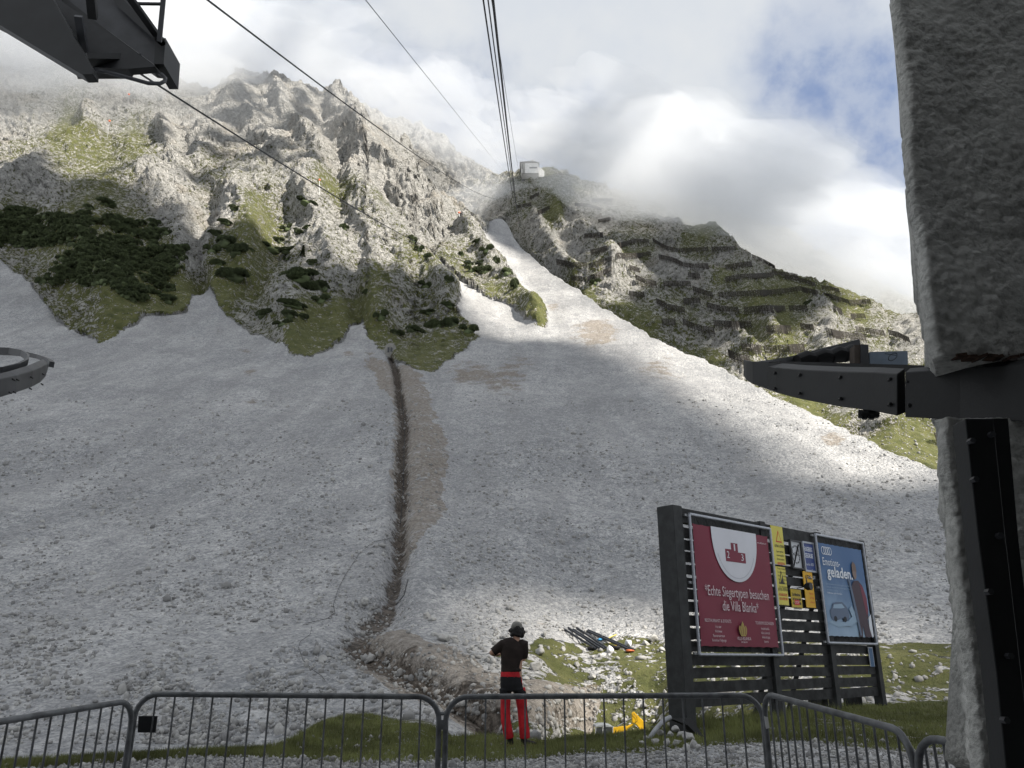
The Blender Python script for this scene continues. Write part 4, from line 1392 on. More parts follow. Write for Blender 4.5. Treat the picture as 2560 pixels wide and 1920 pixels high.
# rough shotcrete of the building
def shotcrete():
    m, nt = new_mat("rough_shotcrete"); s = N(nt)
    t = s.n('ShaderNodeNewGeometry').outputs['Position']
    n1 = s.noise(t, 3.0, 5, 0.6); n2 = s.noise(t, 26.0, 5, 0.65); v1 = s.vor(t, 34.0, out=0)
    c = s.mix(s.ramp(n1, 0.3, 0.7), (0.40, 0.40, 0.38), (0.60, 0.60, 0.57))
    c = s.mix(s.ramp(n2, 0.52, 0.34, 0, 0.5), c, (0.22, 0.22, 0.21))
    h = s.math('ADD', s.math('MULTIPLY', n2, 0.8), s.math('MULTIPLY', v1, -0.25))
    h = s.math('MULTIPLY', h, s.ramp(s.noise(t, 2.6, 3, 0.5), 0.38, 0.50, 0.4, 1.0))
    s.out(s.bsdf(c, 0.95, normal=s.bump(h, 1.0, 0.030), spec=0.1))
    return m


M_SHOT = shotcrete()
M_INNER = simple_mat("grey_concrete_wall", (0.30, 0.30, 0.29), 0.9, var=0.15, scale=1.0)

# ------------------------------------------------------------------ building mouth: rough wall at the right, hall round the camera
def rough_wall():
    # outline of the rough masonry as seen, given thickness and a lumpy skin
    Yw = 3.3
    left = [(2236, -60), (2243, 0), (2253, 92), (2265, 190), (2272, 293), (2270, 347), (2281, 456), (2290, 532), (2304, 586), (2311, 662), (2318, 749), (2326, 787), (2328, 840), (2346, 892)]
    low = [(2354, 1045), (2361, 1070), (2364, 1158), (2377, 1223), (2383, 1288), (2387, 1340), (2410, 1520), (2431, 1680), (2449, 1920), (2455, 1990)]
    def skin(edge, right, name, v0, v1, parent):
        vs_ = np.arange(v0, v1 + 1, 5.0)
        eu = np.interp(vs_, [p[1] for p in edge], [p[0] for p in edge])
        rows = []
        W = np.linspace(0, 1, 90) ** 1.0
        for v, e in zip(vs_, eu):
            u = e + (right - e) * W
            P = PT(u, v + 0 * u, Yw + 0 * u)
            rows.append(P)
        G = np.array(rows); nr, nc = G.shape[:2]
        P = G.reshape(-1, 3)
        f1, f2 = worley(P * 24.0)
        h = fbm(P * 2.0, 3) * 0.014 + fbm(P * 14.0, 3) * 0.006 + (0.5 - f1) * 0.012 * sstep(fbm(P * 1.6 + 9, 2), -0.12, 0.02)
        wv = np.tile(W, nr)
        edge_in = np.exp(-wv / 0.008) * 0.06
        P = P + np.array([0, -1, 0])[None] * (h - edge_in)[:, None]
        P[:, 0] += (fbm(P * 24, 3) * 0.009 + fbm(P * 5, 2) * 0.006) * np.exp(-wv * 14)
        P[:, 2] += fbm(P * 15 + 8, 3) * 0.007
        G = P.reshape(nr, nc, 3)
        # side and back
        bk = []
        for k, dy in ((0, 0.12), (1, 0.55), (2, 1.1)):
            q = G[:, 0].copy(); q[:, 1] += dy; q[:, 0] += 0.02 + 0.05 * k + dy * 0.40
            q[:, 0] += fbm(q * 14, 3) * 0.01
            bk.append(q)
        G = np.concatenate([np.stack(bk[::-1], 1), G], 1); nc += 3
        idx = np.arange(nr * nc).reshape(nr, nc)
        F = np.stack([idx[:-1, :-1], idx[1:, :-1], idx[1:, 1:], idx[:-1, 1:]], -1).reshape(-1, 4).tolist()
        VV = G.reshape(-1, 3).tolist()
        # closing back
        base = len(VV)
        for r_ in (0, nr - 1):
            pr = G[r_, -1]; VV.append([pr[0], G[r_, 0][1], pr[2]])
        F += [[int(idx[0, 0]), base, base + 1, int(idx[-1, 0])]] if False else []
        F.append([int(i) for i in idx[0, :]] + [base])
        F.append([int(i) for i in idx[-1, ::-1]] + [base + 1])
        F.append([int(i) for i in idx[:, 0]] + [base + 1, base])
        F.append([int(i) for i in idx[::-1, -1]] + [base, base + 1])
        return mesh_obj(name, np.array(VV), F, M_SHOT, parent, smooth=True)
    root = empty("rough_wall", PT(2500, 1200, Yw).tolist() if False else (0, 0, 0))
    tag(root, "massive shotcrete wall framing the right side of the view", "wall")
    skin(left, 2760, "upper_block", -60, 892, root)
    skin(low, 2760, "lower_pillar", 1045, 1990, root)
    mb = MB()
    a = [P3(2322, 765, 4.6), P3(2312, 895, 4.6), P3(2420, 900, 4.6), P3(2400, 765, 4.6)]
    mb.prism(a, (0.25, 0.5, 0)); mb.build("smooth_return", simple_mat("beige_concrete", (0.34, 0.32, 0.28), 0.85), root)
    mb = MB()
    for i in range(9):
        u = 2385 + i * 26
        mb.beam(P3(u, 893 + (i % 3) * 3, Yw + 0.02), P3(u + 24, 890 + (i % 2) * 5, Yw + 0.02), 0.06, 0.012)
    mb.build("rusty_edge", simple_mat("rust", (0.055, 0.032, 0.022), 0.9, var=0.5, scale=20), root)


rough_wall()

hall = empty("station_hall", (0, 0, 0))
tag(hall, "dark concrete hall of the lower station around the viewer", "building")
mb = MB(); mb.box((0, -4.2, 6.6), (22, 11.4, 0.5)); mb.build("roof", M_INNER, hall)
mb = MB(); mb.box((0, -9.7, 3.3), (22, 0.4, 7.0)); mb.build("rear_wall", M_INNER, hall)
mb = MB(); mb.box((-8.5, -4.6, 3.1), (0.5, 9.8, 6.4)); mb.build("side_wall", M_INNER, hall)
mb = MB(); mb.box((7.0, -3.0, 3.1), (0.5, 13.4, 6.4)); mb.build("side_wall", M_INNER, hall)

# ------------------------------------------------------------------ cabin guide rails
def plane_pt(u, v, J, tana):
    """line of sight meets the plane through J that rises away from the viewer"""
    a, b = RAY(u, v); a, b = float(a), float(b)
    Y = ((J.z - CAM[2]) - tana * J.y) / (b - tana)
    return Vector((a * Y, Y, CAM[2] + b * Y))


def band(mb, pts, hgts, thick, e3, side=None):
    """vertical plate along a path: lower edge pts, height along e3, thickness horizontal"""
    n = len(pts)
    rings = []
    for i, p in enumerate(pts):
        t = (pts[min(i + 1, n - 1)] - pts[max(i - 1, 0)]).normalized()
        q = t.cross(e3).normalized() * thick
        h = e3 * hgts[i]
        rings.append([p, p + h, p + h + q, p + q])
    k = len(mb.v)
    for r_ in rings: mb.v += [tuple(x) for x in r_]
    for i in range(n - 1):
        for j in range(4):
            a = k + i * 4 + j; b = k + i * 4 + (j + 1) % 4
            mb.f.append([a, b, b + 4, a + 4])
    mb.f.append([k + 3, k + 2, k + 1, k]); e = k + (n - 1) * 4
    mb.f.append([e, e + 1, e + 2, e + 3])


TAN = math.tan(math.radians(24))
E3 = Vector((0, -math.sin(math.radians(24)), math.cos(math.radians(24))))
root = empty("guide_rail", (0, 0, 0))
tag(root, "long dark hairpin guide rail jutting from the right wall", "guide rail", "cabin guide rails")
# front face: lower edge points with distances
fr = [(2720, 1062, 3.05), (2560, 1054, 3.25), (2400, 1050, 3.5), (2262, 1043, 3.72)]
fr2 = [(2243, 1040, 3.76), (2182, 1028, 3.95), (2100, 1017, 4.25), (2000, 998, 4.7), (1940, 982, 5.05), (1900, 966, 5.4), (1884, 956, 5.65), (1876, 945, 5.9)]
top_v = {2720: 905, 2560: 911, 2400: 921, 2262: 931, 2243: 935, 2182: 931, 2100: 929, 2000: 924, 1940: 919, 1900: 913, 1884: 910, 1876: 907}


def face_rail(name, L, thick, parent, mat=M_STEEL):
    mb = MB(); k = 0; n = len(L)
    lo = [P3(u, v, Y) for u, v, Y in L]
    up = [P3(u, top_v[u], Y - 0.02) for u, v, Y in L]
    rings = []
    for i in range(n):
        t = (lo[min(i + 1, n - 1)] - lo[max(i - 1, 0)]).normalized()
        q = Vector((t.y, -t.x, 0)).normalized() * thick
        if q.y < 0: q = -q
        rings.append([lo[i], up[i], up[i] + q + Vector((0, 0, 0.012 + thick * 0.42)), lo[i] + q + Vector((0, 0, thick * 0.40))])
    for r_ in rings: mb.v += [tuple(x) for x in r_]
    for i in range(n - 1):
        for j in range(4):
            a = i * 4 + j; b = i * 4 + (j + 1) % 4
            mb.f.append([a, b, b + 4, a + 4])
    mb.f.append([3, 2, 1, 0]); e = (n - 1) * 4; mb.f.append([e, e + 1, e + 2, e + 3])
    o = mb.build(name, mat, parent, bevel=0.004)
    return lo, up


lo1, up1 = face_rail("near_beam", fr, 0.05, root)
lo2, up2 = face_rail("curved_beam", fr2, 0.05, root)
# bolts
def bolt(u, v, Y, r=0.012):
    p = P3(u, v, Y)
    mb = MB()
    mb.tube([p + Vector((0, .02, 0)), p - Vector((0, .005, 0))], r * .8, 8)
    mb.tube([p - Vector((0, .003, 0)), p - Vector((0, .009, 0))], r * .5, 6)
    mb.build("bolt", M_BLACKPLASTIC, root)
for (u, v, Y) in [(2272, 955, 3.70), (2275, 1014, 3.70), (2492, 940, 3.36), (2496, 1017, 3.36)]: bolt(u, v, Y - .005, 0.014)
for (u, a, b, Y) in [(2226, 948, 1010, 3.80), (2102, 943, 996, 4.23), (2000, 937, 983, 4.68), (1938, 932, 971, 5.04), (1900, 925, 963, 5.38)]:
    bolt(u, a, Y - .01, 0.010); bolt(u, b, Y - .01, 0.010)
# far arm of the hairpin with its rubber pads
inn = [(1878, 906, 5.95), (1895, 903, 6.3), (1925, 901, 6.5), (1960, 896, 6.6), (2000, 889, 6.65), (2060, 882, 6.7), (2150, 871, 6.75)]
mb = MB(); band(mb, [P3(u, v + 16, Y) for u, v, Y in inn], [0.055, .055, .06, .06, .065, .10, .14], 0.03, Vector((0, 0, 1))); mb.build("far_beam", M_STEEL2, root)
inn2 = [(1935, 909, 5.6), (1960, 911, 5.3), (2060, 916, 5.0), (2200, 921, 4.7), (2340, 926, 4.4), (2480, 934, 4.1)]
mb = MB(); band(mb, [P3(u, v + 8, Y) for u, v, Y in inn2], [0.045] * 6, 0.03, Vector((0, 0, 1))); mb.build("inner_flange", M_STEEL, root)
for i, (ua, ub, va, vb) in enumerate([(1992, 2036, 895, 891), (2034, 2076, 889, 885), (2074, 2112, 884, 879), (2108, 2144, 880, 875)]):
    mb = MB()
    A = P3(ua, va + 4, 6.55); B = P3(ub, vb + 4, 6.55)
    mb.tube([A - Vector((0, 0, .02)), A.lerp(B, .5), B - Vector((0, 0, .02))], [(.085, .06), (.10, .07), (.085, .06)], 12)
    mb.build("rubber_pad", M_RUBBER, root, smooth=True)
mb = MB(); mb.prism([P3(2136, 912, 6.3), P3(2136, 862, 6.3), P3(2152, 862, 6.3), P3(2152, 912, 6.3)], (0, .1, 0)); mb.build("end_bracket", simple_mat("brown_primer", (0.06, 0.048, 0.04), 0.7), root)
mb = MB(); mb.prism([P3(2153, 912, 6.28), P3(2153, 860, 6.28), P3(2171, 862, 6.28), P3(2173, 912, 6.28)], (0, .1, 0)); mb.build("end_plate", M_STEEL2, root)
mb = MB(); mb.prism([P3(2174, 914, 6.3), P3(2174, 880, 6.3), P3(2269, 877, 6.3), P3(2270, 911, 6.3)], (0, .04, 0)); mb.build("blue_plate", M_PLATE, root)
mb = MB(); c = P3(2232, 892, 6.26)
mb.tube([c + Vector((math.cos(a) * .040, 0, math.sin(a) * .028 + math.cos(a) * .02)) for a in np.linspace(0, 6.0, 16)] + [P3(2212, 884, 6.26)], .003, 5); mb.build("wire_loop", M_BLACKPLASTIC, root)
mb = MB()
for i in range(5): mb.tube([P3(2152 + i * 9, 1026, 4.0), P3(2152 + i * 9, 1044 + (i % 2) * 4, 4.0)], 0.014, 6)
mb.tube([P3(2150, 1034, 4.0), P3(2196, 1036, 4.0)], 0.018, 7); mb.build("clamp", M_BLACKPLASTIC, root)

# left guide rail end
root = empty("guide_rail", (0, 0, 0))
tag(root, "rounded dark end of the guide rail at the left edge", "guide rail", "cabin guide rails")
L = [(-60, 1006, 5.0), (0, 994, 5.2), (40, 982, 5.4), (80, 968, 5.7), (100, 957, 5.95), (114, 942, 6.2), (121, 920, 6.4)]
topv = [958, 947, 938, 926, 918, 912, 908]
mb = MB(); rings = []
lo = [P3(*p) for p in L]; up = [P3(p[0] + (2 if i < 5 else 0), topv[i], p[2]) for i, p in enumerate(L)]
# back side of the hairpin
LB = [(118, 902, 6.5), (108, 895, 6.6), (90, 888, 6.75), (60, 881, 6.9), (20, 877, 7.0), (-60, 874, 7.1)]
for i in range(len(L)):
    t = (lo[min(i + 1, len(L) - 1)] - lo[max(i - 1, 0)]).normalized(); q = Vector((-t.y, t.x, 0)) * 0.06
    rings.append([lo[i], up[i], up[i] + q + Vector((0, 0, .03)), lo[i] + q + Vector((0, 0, .03))])
for r_ in rings: mb.v += [tuple(x) for x in r_]
for i in range(len(L) - 1):
    for j in range(4):
        a = i * 4 + j; b = i * 4 + (j + 1) % 4; mb.f.append([a, b, b + 4, a + 4])
mb.f.append([3, 2, 1, 0]); e = (len(L) - 1) * 4; mb.f.append([e, e + 1, e + 2, e + 3])
mb.build("curved_beam", M_STEEL2, root, bevel=0.004)
mb = MB(); band(mb, [P3(121, 917, 6.4)] + [P3(u, v + 8, Y) for u, v, Y in LB], [.05, .045, .04, .04, .04, .04, .04], 0.04, Vector((0, 0, 1))); mb.build("far_beam", M_STEEL2, root)
mb = MB(); band(mb, [P3(-60, 944, 5.5), P3(0, 935, 5.6), P3(40, 924, 5.75), P3(62, 912, 5.95), P3(64, 900, 6.15), P3(50, 890, 6.35), P3(20, 884, 6.5), P3(-60, 880, 6.6)], [.055] * 8, 0.02, Vector((0, 0, 1))); mb.build("inner_band", M_STEEL2, root)
mb = MB()
for (u, v, Y) in [(32, 948, 5.3), (43, 949, 5.38), (24, 981, 5.25), (35, 980, 5.3), (78, 943, 5.65), (75, 971, 5.62), (107, 935, 5.98), (104, 960, 5.95)]:
    bolt(u, v, Y, 0.007)

# ------------------------------------------------------------------ black steel post in front of the pillar
root = empty("steel_post", (0, 0, 0))
tag(root, "black bolted steel channel post fixed to the lower stone pillar", "post")
mb = MB(); mb.prism([P3(2413, 1046, 3.0), P3(2484, 1046, 3.0), P3(2514, 1340, 3.0), P3(2590, 1990, 3.0), P3(2522, 1990, 3.0), P3(2491, 1680, 3.0), P3(2445, 1340, 3.0)], (0, 0.10, 0)); mb.build("near_flange", M_STEEL, root, bevel=.003)
mb = MB(); mb.prism([P3(2480, 1046, 3.08), P3(2520, 1046, 3.08), P3(2545, 1340, 3.08), P3(2620, 1990, 3.08), P3(2580, 1990, 3.08)], (0, 0.12, 0)); mb.build("web", M_BLACKPLASTIC, root)
mb = MB()
for (u, v) in [(2426, 1104), (2476, 1088), (2434, 1200), (2496, 1340), (2470, 1480), (2520, 1640), (2510, 1800)]:
    p = P3(u, v, 2.995); MB().tube([p + Vector((0, .01, 0)), p - Vector((0, .02, 0))], .012, 6).build("bolt", M_STEEL2, root)

# ------------------------------------------------------------------ steel gantry at the top left
root = empty("steel_gantry", (0, 0, 0))
tag(root, "dark riveted steel girder frame hanging at the top left", "gantry")
def fpoly(mb, pl, Ys, off):
    mb.prism([P3(u, v, Y) for (u, v), Y in zip(pl, Ys)], off)
def fl(pl, Y): return pl, [Y] * len(pl)
mb = MB(); fpoly(mb, *fl([(-80, -60), (-80, 22), (0, 62), (207, 187), (232, 186), (232, 172), (100, -60)], 8.0), (0.0, 0.15, 0)); mb.build("near_girder", M_STEEL, root, bevel=.006)
mb = MB(); fpoly(mb, *fl([(60, -60), (232, 168), (320, 172), (388, 166), (150, 0), (120, -60)], 8.45), (0, .12, 0)); mb.build("underside_plate", M_BLACKPLASTIC, root)
mb = MB(); fpoly(mb, *fl([(160, -60), (147, 0), (250, 62), (388, 162), (408, 158), (412, 112), (300, 12), (262, -60)], 8.8), (0, 0.05, 0)); mb.build("far_girder_web", M_STEEL2, root)
mb = MB(); fpoly(mb, *fl([(118, -60), (146, 9), (240, 80), (386, 182), (406, 184), (386, 163), (250, 62), (160, -8), (150, -60)], 8.72), (0.0, 0.10, 0.0)); mb.build("far_girder_flange", M_STEEL, root)
mb = MB(); fpoly(mb, [(262, -40), (300, -10), (412, 105), (414, 112), (404, 116), (290, 12)], [8.7] * 6, (0.0, 0.02, 0.05)); mb.build("upper_flange", M_STEEL, root)
mb = MB(); mb.prism([P3(385, 160, 8.7), P3(388, 95, 8.7), P3(414, 95, 8.7), P3(409, 160, 8.7)], (0, .5, 0)); mb.build("end_plate", M_STEEL, root)
mb = MB(); mb.beam(P3(398, 105, 8.6), P3(412, -40, 8.3), .06, .05); mb.build("upright", M_STEEL2, root)
mb = MB(); mb.beam(P3(392, 88, 8.7), P3(300, -40, 8.0), .09, .05); mb.build("diagonal_brace", M_STEEL, root)
mb = MB(); mb.beam(P3(332, 9, 8.4), P3(402, 10, 8.4), .03, .03); mb.build("cross_rod", M_STEEL, root)
mb = MB(); mb.beam(P3(225, -30, 7.6), P3(233, 45, 7.9), .10, .10); mb.build("stiffener", M_STEEL, root)
mb = MB(); mb.beam(P3(196, 40, 7.9), P3(212, 135, 8.3), .09, .06); mb.build("hanger", M_STEEL2, root)
mb = MB(); mb.beam(P3(205, 165, 8.4), P3(340, 166, 8.8), .5, .08); mb.build("lower_cross_beam", M_STEEL, root)
mb = MB()
hoop = [(234, 173), (262, 179), (320, 194), (370, 208), (400, 209), (412, 203), (413, 196), (404, 186), (385, 177), (345, 163)]
hp = []
for i in range(len(hoop) - 1):
    for f in (0, .5):
        hp.append(P3(hoop[i][0] * (1 - f) + hoop[i + 1][0] * f, hoop[i][1] * (1 - f) + hoop[i + 1][1] * f, 8.4 + .05 * i))
mb.tube(hp, 0.026, 10); mb.build("hoop_bar", M_STEEL2, root, smooth=True)

# ------------------------------------------------------------------ crowd barriers
def barrier(p0, p1, nb, label, r0=None, zt=1.1, lock=False, lean=0.0, cut0=False):
    """one tubular steel barrier between two feet positions"""
    p0 = Vector(p0); p1 = Vector(p1)
    root = empty("crowd_barrier", p0)
    tag(root, label, "barrier", "crowd barriers in a row across the terrace")
    d = p1 - p0; L = d.length; t = d.normalized(); n = Vector((-t.y, t.x, 0)).normalized()
    up = (Vector((0, 0, 1)) - t * t.z).normalized() if False else Vector((0, 0, 1))
    R = 0.17; zt0 = 1.1
    pts = [Vector((0, 0, 0.0)), up * (zt0 - R)]
    for k in range(1, 7):
        a = k / 6 * math.pi / 2
        pts.append(up * (zt0 - R + R * math.sin(a)) + t * (R - R * math.cos(a)))
    q = [d - 2 * 0 * t + (p.z * up - t * (p - p.z * up).dot(t) if False else Vector((0, 0, 0))) for p in pts]
    far = []
    for k in range(7):
        a = math.pi / 2 - k / 6 * math.pi / 2
        far.append(d + up * (zt0 - R + R * math.sin(a)) - t * (R - R * math.cos(a)))
    far.append(d + Vector((0, 0, 0)))
    MB().tube(pts + far, 0.021, 12).build("frame", M_BARRIER, root, smooth=True)
    MB().tube([up * 0.22, d + up * 0.22], 0.014, 8).build("bottom_rail", M_BARRIER, root, smooth=True)
    for k in range(nb):
        f = (k + 1) / (nb + 1)
        b = d * f
        MB().tube([b + up * 0.22, b + up * (zt0 - 0.015)], 0.0075, 6).build("bar", M_BARRIER, root)
    for e in (0.12, 0.88):
        c = d * e
        MB().tube([c - n * 0.25 + Vector((0, 0, 0.02)), c + Vector((0, 0, .09)), c + n * 0.25 + Vector((0, 0, 0.02))], 0.016, 6).build("foot", M_BARRIER, root)
    return root


def rail_at(u, v, Y):  # foot under the top rail
    p = P3(u, v, Y); return Vector((p.x, p.y, p.z - 1.1))


YB = 6.7
b1 = rail_at(344, 1735, YB); b1e = rail_at(1099, 1742, YB)
b2 = rail_at(1116, 1742, YB); b2e = rail_at(1902, 1738, YB)
bz = (b1.z + b2e.z) / 2
barrier(b1, b1e, 15, "crowd barrier with the small square plate, left of the middle")
barrier(b2, b2e, 15, "crowd barrier standing in front of the man")
barrier(rail_at(-420, 1872, 4.35), rail_at(336, 1750, 6.62), 18, "left crowd barrier slanting out of the picture")
barrier(rail_at(1907, 1732, 6.65), rail_at(2274, 1832, 4.75), 15, "crowd barrier slanting forward below the billboard")
barrier(rail_at(2285, 1838, 4.7), rail_at(2620, 1900, 3.9), 11, "rightmost crowd barrier running behind the stone pillar")
r1 = bpy.data.objects["crowd_barrier"]
MB().prism([b - b1 for b in [P3(346, 1790, YB), P3(393, 1790, YB), P3(388, 1832, YB), P3(344, 1831, YB)]], (0, .01, 0)).build("name_plate", M_BLACKPLASTIC, r1)
b4 = bpy.data.objects["crowd_barrier.003"]
MB().prism([P3(1911, 1791, 6.6) - b4.location, P3(1920, 1793, 6.6) - b4.location, P3(1924, 1820, 6.6) - b4.location, P3(1916, 1822, 6.6) - b4.location], (0, .01, 0)).build("white_tag", flat("white_plastic", (0.5, 0.5, 0.5)), b4)
mb = MB(); mb.tube([b1e - b1 + Vector((-.01, 0, 1.0 - .02)), b2 - b1 + Vector((.01, 0, 1.0 - .02))], .014, 6); mb.build("link_hook", M_BARRIER, r1)
mb = MB(); mb.box(tuple(b1e.lerp(b2, .5) - b1 + Vector((0, 0, .90))), (.05, .05, .07)); mb.build("link_clamp", M_BARRIER, r1)

# ------------------------------------------------------------------ the billboard of dark planks
BA = Vector((2.78, 14.0, 0)); BB = Vector((8.02, 18.6, 0))
BT = (BB - BA).normalized(); BN = Vector((BT.y, -BT.x, 0))      # towards the viewer
BLEN = (BB - BA).length
ZT0, ZT1, ZB = 3.98, 4.02, 0.45


def bsz(u, v, off=0.0):
    """point of the photograph on the board's face: distance along it and height"""
    a, b = RAY(u, v); d = Vector((float(a), 1, float(b)))
    o = BA + BN * off
    k = (o - Vector(CAM)).dot(BN) / d.dot(BN)
    p = Vector(CAM) + d * k
    return (p - BA).dot(BT), p.z


def bp(s_, z, off=0.0):
    return BA + BT * s_ + BN * off + Vector((0, 0, z))


root = empty("billboard_wall", BA)
tag(root, "wall of dark horizontal planks between posts, carrying the posters", "billboard wall")
O = BA


def bbox(mb, s0, s1, z0, z1, d0, d1):
    c = bp((s0 + s1) / 2, (z0 + z1) / 2, (d0 + d1) / 2) - O
    mb.obox(c, BT * (s1 - s0) / 2, BN * (d1 - d0) / 2, Vector((0, 0, (z1 - z0) / 2)))


# big box post at the left end (broad dark flank)
mb = MB(); bbox(mb, -0.02, 0.24, 0.15, 3.98, -0.30, 0.06); mb.build("corner_post", M_POSTG, root, bevel=.008)
for (u) in (1912, 2052, 2160):
    s_, _ = bsz(u, 1420)
    mb = MB(); bbox(mb, s_ - .09, s_ + .09, 0.30, 3.99, -0.14, 0.05); mb.build("post", M_POSTG, root, bevel=.006)
s_end, _ = bsz(2185, 1500)
mb = MB(); bbox(mb, 0.22, s_end - .1, 3.70, 3.96, -0.10, 0.02); mb.build("top_beam", M_BOARD, root, bevel=.005)
npl = 14
posts = [0.22, bsz(1912, 1420)[0], bsz(2052, 1420)[0], bsz(2160, 1420)[0]]
rg = random.Random(2)
for k in range(npl):
    z1 = 3.62 - k * 0.212; z0 = z1 - 0.172 - rg.uniform(-.006, .012)
    for i in range(3):
        mb = MB(); j0, j1 = rg.uniform(-.012, .012), rg.uniform(-.012, .012)
        s0, s1 = posts[i] + (.0 if i == 0 else .09), posts[i + 1] - .09
        a0 = bp(s0, z0 + j0, -.02) - O; a1 = bp(s1, z0 + j1, -.02) - O; a2 = bp(s1, z1 + j1, -.02) - O; a3 = bp(s0, z1 + j0, -.02) - O
        mb.prism([a0, a1, a2, a3], BN * -0.03); mb.build("plank", M_BOARD, root)
# struts behind, seen through the gaps
for s0, s1 in ((3.4, 4.1), (4.6, 5.2), (5.9, 6.6)):
    MB().beam(bp(s0, 0.4, -.9) - O, bp(s1, 3.3, -.12) - O, .09, .09).build("rear_strut", M_POSTG, root)
for s0 in (4.9, 6.35):
    mb = MB(); bbox(mb, s0, s0 + .25, .3, .75, -.6, -.3); mb.build("rear_foot", M_BOARD, root)
# splayed steel foot of the corner post
mb = MB()
mb.prism([P3(1664, 1795, 13.9) - O, P3(1716, 1795, 13.85) - O, P3(1750, 1846, 13.7) - O, P3(1742, 1848, 13.7) - O, P3(1706, 1812, 13.8) - O], BN * .1); mb.build("steel_foot", M_STEEL, root)


def extr(name, pts2, off, mat, parent, th=0.004, o=None):
    """flat printed shape on the board: list of (s, z)"""
    o = O if o is None else o
    mb = MB(); mb.prism([bp(a, b, off) - o for a, b in pts2], BN * th)
    return mb.build(name, mat, parent)


_FONT = bpy.data.fonts.load("<builtin>") if False else None


def text(name, body, s0, z0, h, w, mat, parent, off, o, align='LEFT', bold=0.0, shear=0.0, th=0.001, zs1=None):
    """words as a thin raised mesh; h = cap height, w = full width"""
    cu = bpy.data.curves.new(name + "_c", 'FONT'); cu.body = body; cu.align_x = 'LEFT'; cu.resolution_u = 2; cu.offset = bold; cu.shear = shear
    ob = bpy.data.objects.new("tmp", cu); COL.objects.link(ob)
    bpy.context.view_layer.update()
    me = ob.evaluated_get(bpy.context.evaluated_depsgraph_get()).to_mesh()
    vs = np.array([q.co[:] for q in me.vertices]); fs = [list(p.vertices) for p in me.polygons]
    ob.to_mesh_clear(); bpy.data.objects.remove(ob)
    if len(vs) == 0: return None
    mn = vs.min(0); mx = vs.max(0)
    sx = w / (mx[0] - mn[0]); sz = h / 0.70
    x = (vs[:, 0] - mn[0]) * sx; z = vs[:, 1] * sz
    x0 = s0 - (w / 2 if align == 'CENTER' else (w if align == 'RIGHT' else 0))
    P = [bp(x0 + a, z0 + b, off) - o for a, b in zip(x, z)]
    return mesh_obj(name, np.array([p[:] for p in P]), fs, mat, parent)


def quad_sz(cs, off):
    return [bsz(u, v, off) for u, v in cs]


def poster(root_label, corners, cloth_corners, mat, name="poster"):
    r_ = empty(name, BA)
    tag(r_, root_label, "poster")
    fr_ = quad_sz(corners, .10)
    s0 = (fr_[0][0] + fr_[3][0]) / 2; s1 = (fr_[1][0] + fr_[2][0]) / 2; z1 = (fr_[0][1] + fr_[1][1]) / 2; z0 = (fr_[2][1] + fr_[3][1]) / 2
    pts = [bp(s0, z0, .1), bp(s1, z0, .1), bp(s1, z1, .1), bp(s0, z1, .1)]
    mb = MB()
    for a, b in ((0, 1), (1, 2), (2, 3), (3, 0)):
        mb.tube([pts[a] - BA, pts[b] - BA], .028, 10)
    mb.build("tube_frame", M_TUBE, r_, smooth=True)
    for z in (z1 - .02, (z0 + z1) / 2, z0 + .02):
        MB().beam(bp(s0 - .1, z, .06) - BA, bp(s0 + .02, z, .06) - BA, .04, .04).build("clip", M_GALV, r_)
    # printed sheet with slightly wavy cloth
    m0, m1, q0, q1 = s0 + .085, s1 - .09, z0 + .13, z1 - .15
    nx_, nz_ = 40, 50
    V = []; 
    for j in range(nz_ + 1):
        for i in range(nx_ + 1):
            f, g = i / nx_, j / nz_
            w1 = .012 * math.sin(f * 9 + g * 4) * math.sin(g * 5 + 1) * (1 if 0 < f < 1 else .3)
            sag = -.012 * abs(math.sin(f * math.pi * 9)) * (g > .99) + .012 * abs(math.sin(f * math.pi * 9)) * (g < .01)
            sagx = .010 * abs(math.sin(g * math.pi * 12)) * ((f < .001) - (f > .999))
            V.append(tuple(bp(m0 + (m1 - m0) * f + sagx, q0 + (q1 - q0) * g + sag, .085 + w1) - BA))
    F = [[j * (nx_ + 1) + i, j * (nx_ + 1) + i + 1, (j + 1) * (nx_ + 1) + i + 1, (j + 1) * (nx_ + 1) + i] for j in range(nz_) for i in range(nx_)]
    mesh_obj("printed_sheet", np.array(V), F, mat, r_, smooth=True)
    # lacing between sheet and frame
    mb = MB()
    for (A, B, C, D, n) in (((m0, q1), (m1, q1), (s0, z1), (s1, z1), 18), ((m0, q0), (m1, q0), (s0, z0), (s1, z0), 18), ((m1, q0), (m1, q1), (s1, z0), (s1, z1), 24), ((m0, q0), (m0, q1), (s0, z0), (s0, z1), 24)):
        for k in range(n):
            f = (k + (0.0 if k % 2 == 0 else 0.0) + .5) / n; g = (k + (1 if k % 2 == 0 else 0)) / n
            a = bp(A[0] + (B[0] - A[0]) * f, A[1] + (B[1] - A[1]) * f, .09) - BA
            b = bp(C[0] + (D[0] - C[0]) * g, C[1] + (D[1] - C[1]) * g, .1) - BA
            mb.tube([a, b], .004, 4)
    mb.build("lacing_cord", M_BLACKPLASTIC, r_)
    return r_, m0, m1, q0, q1


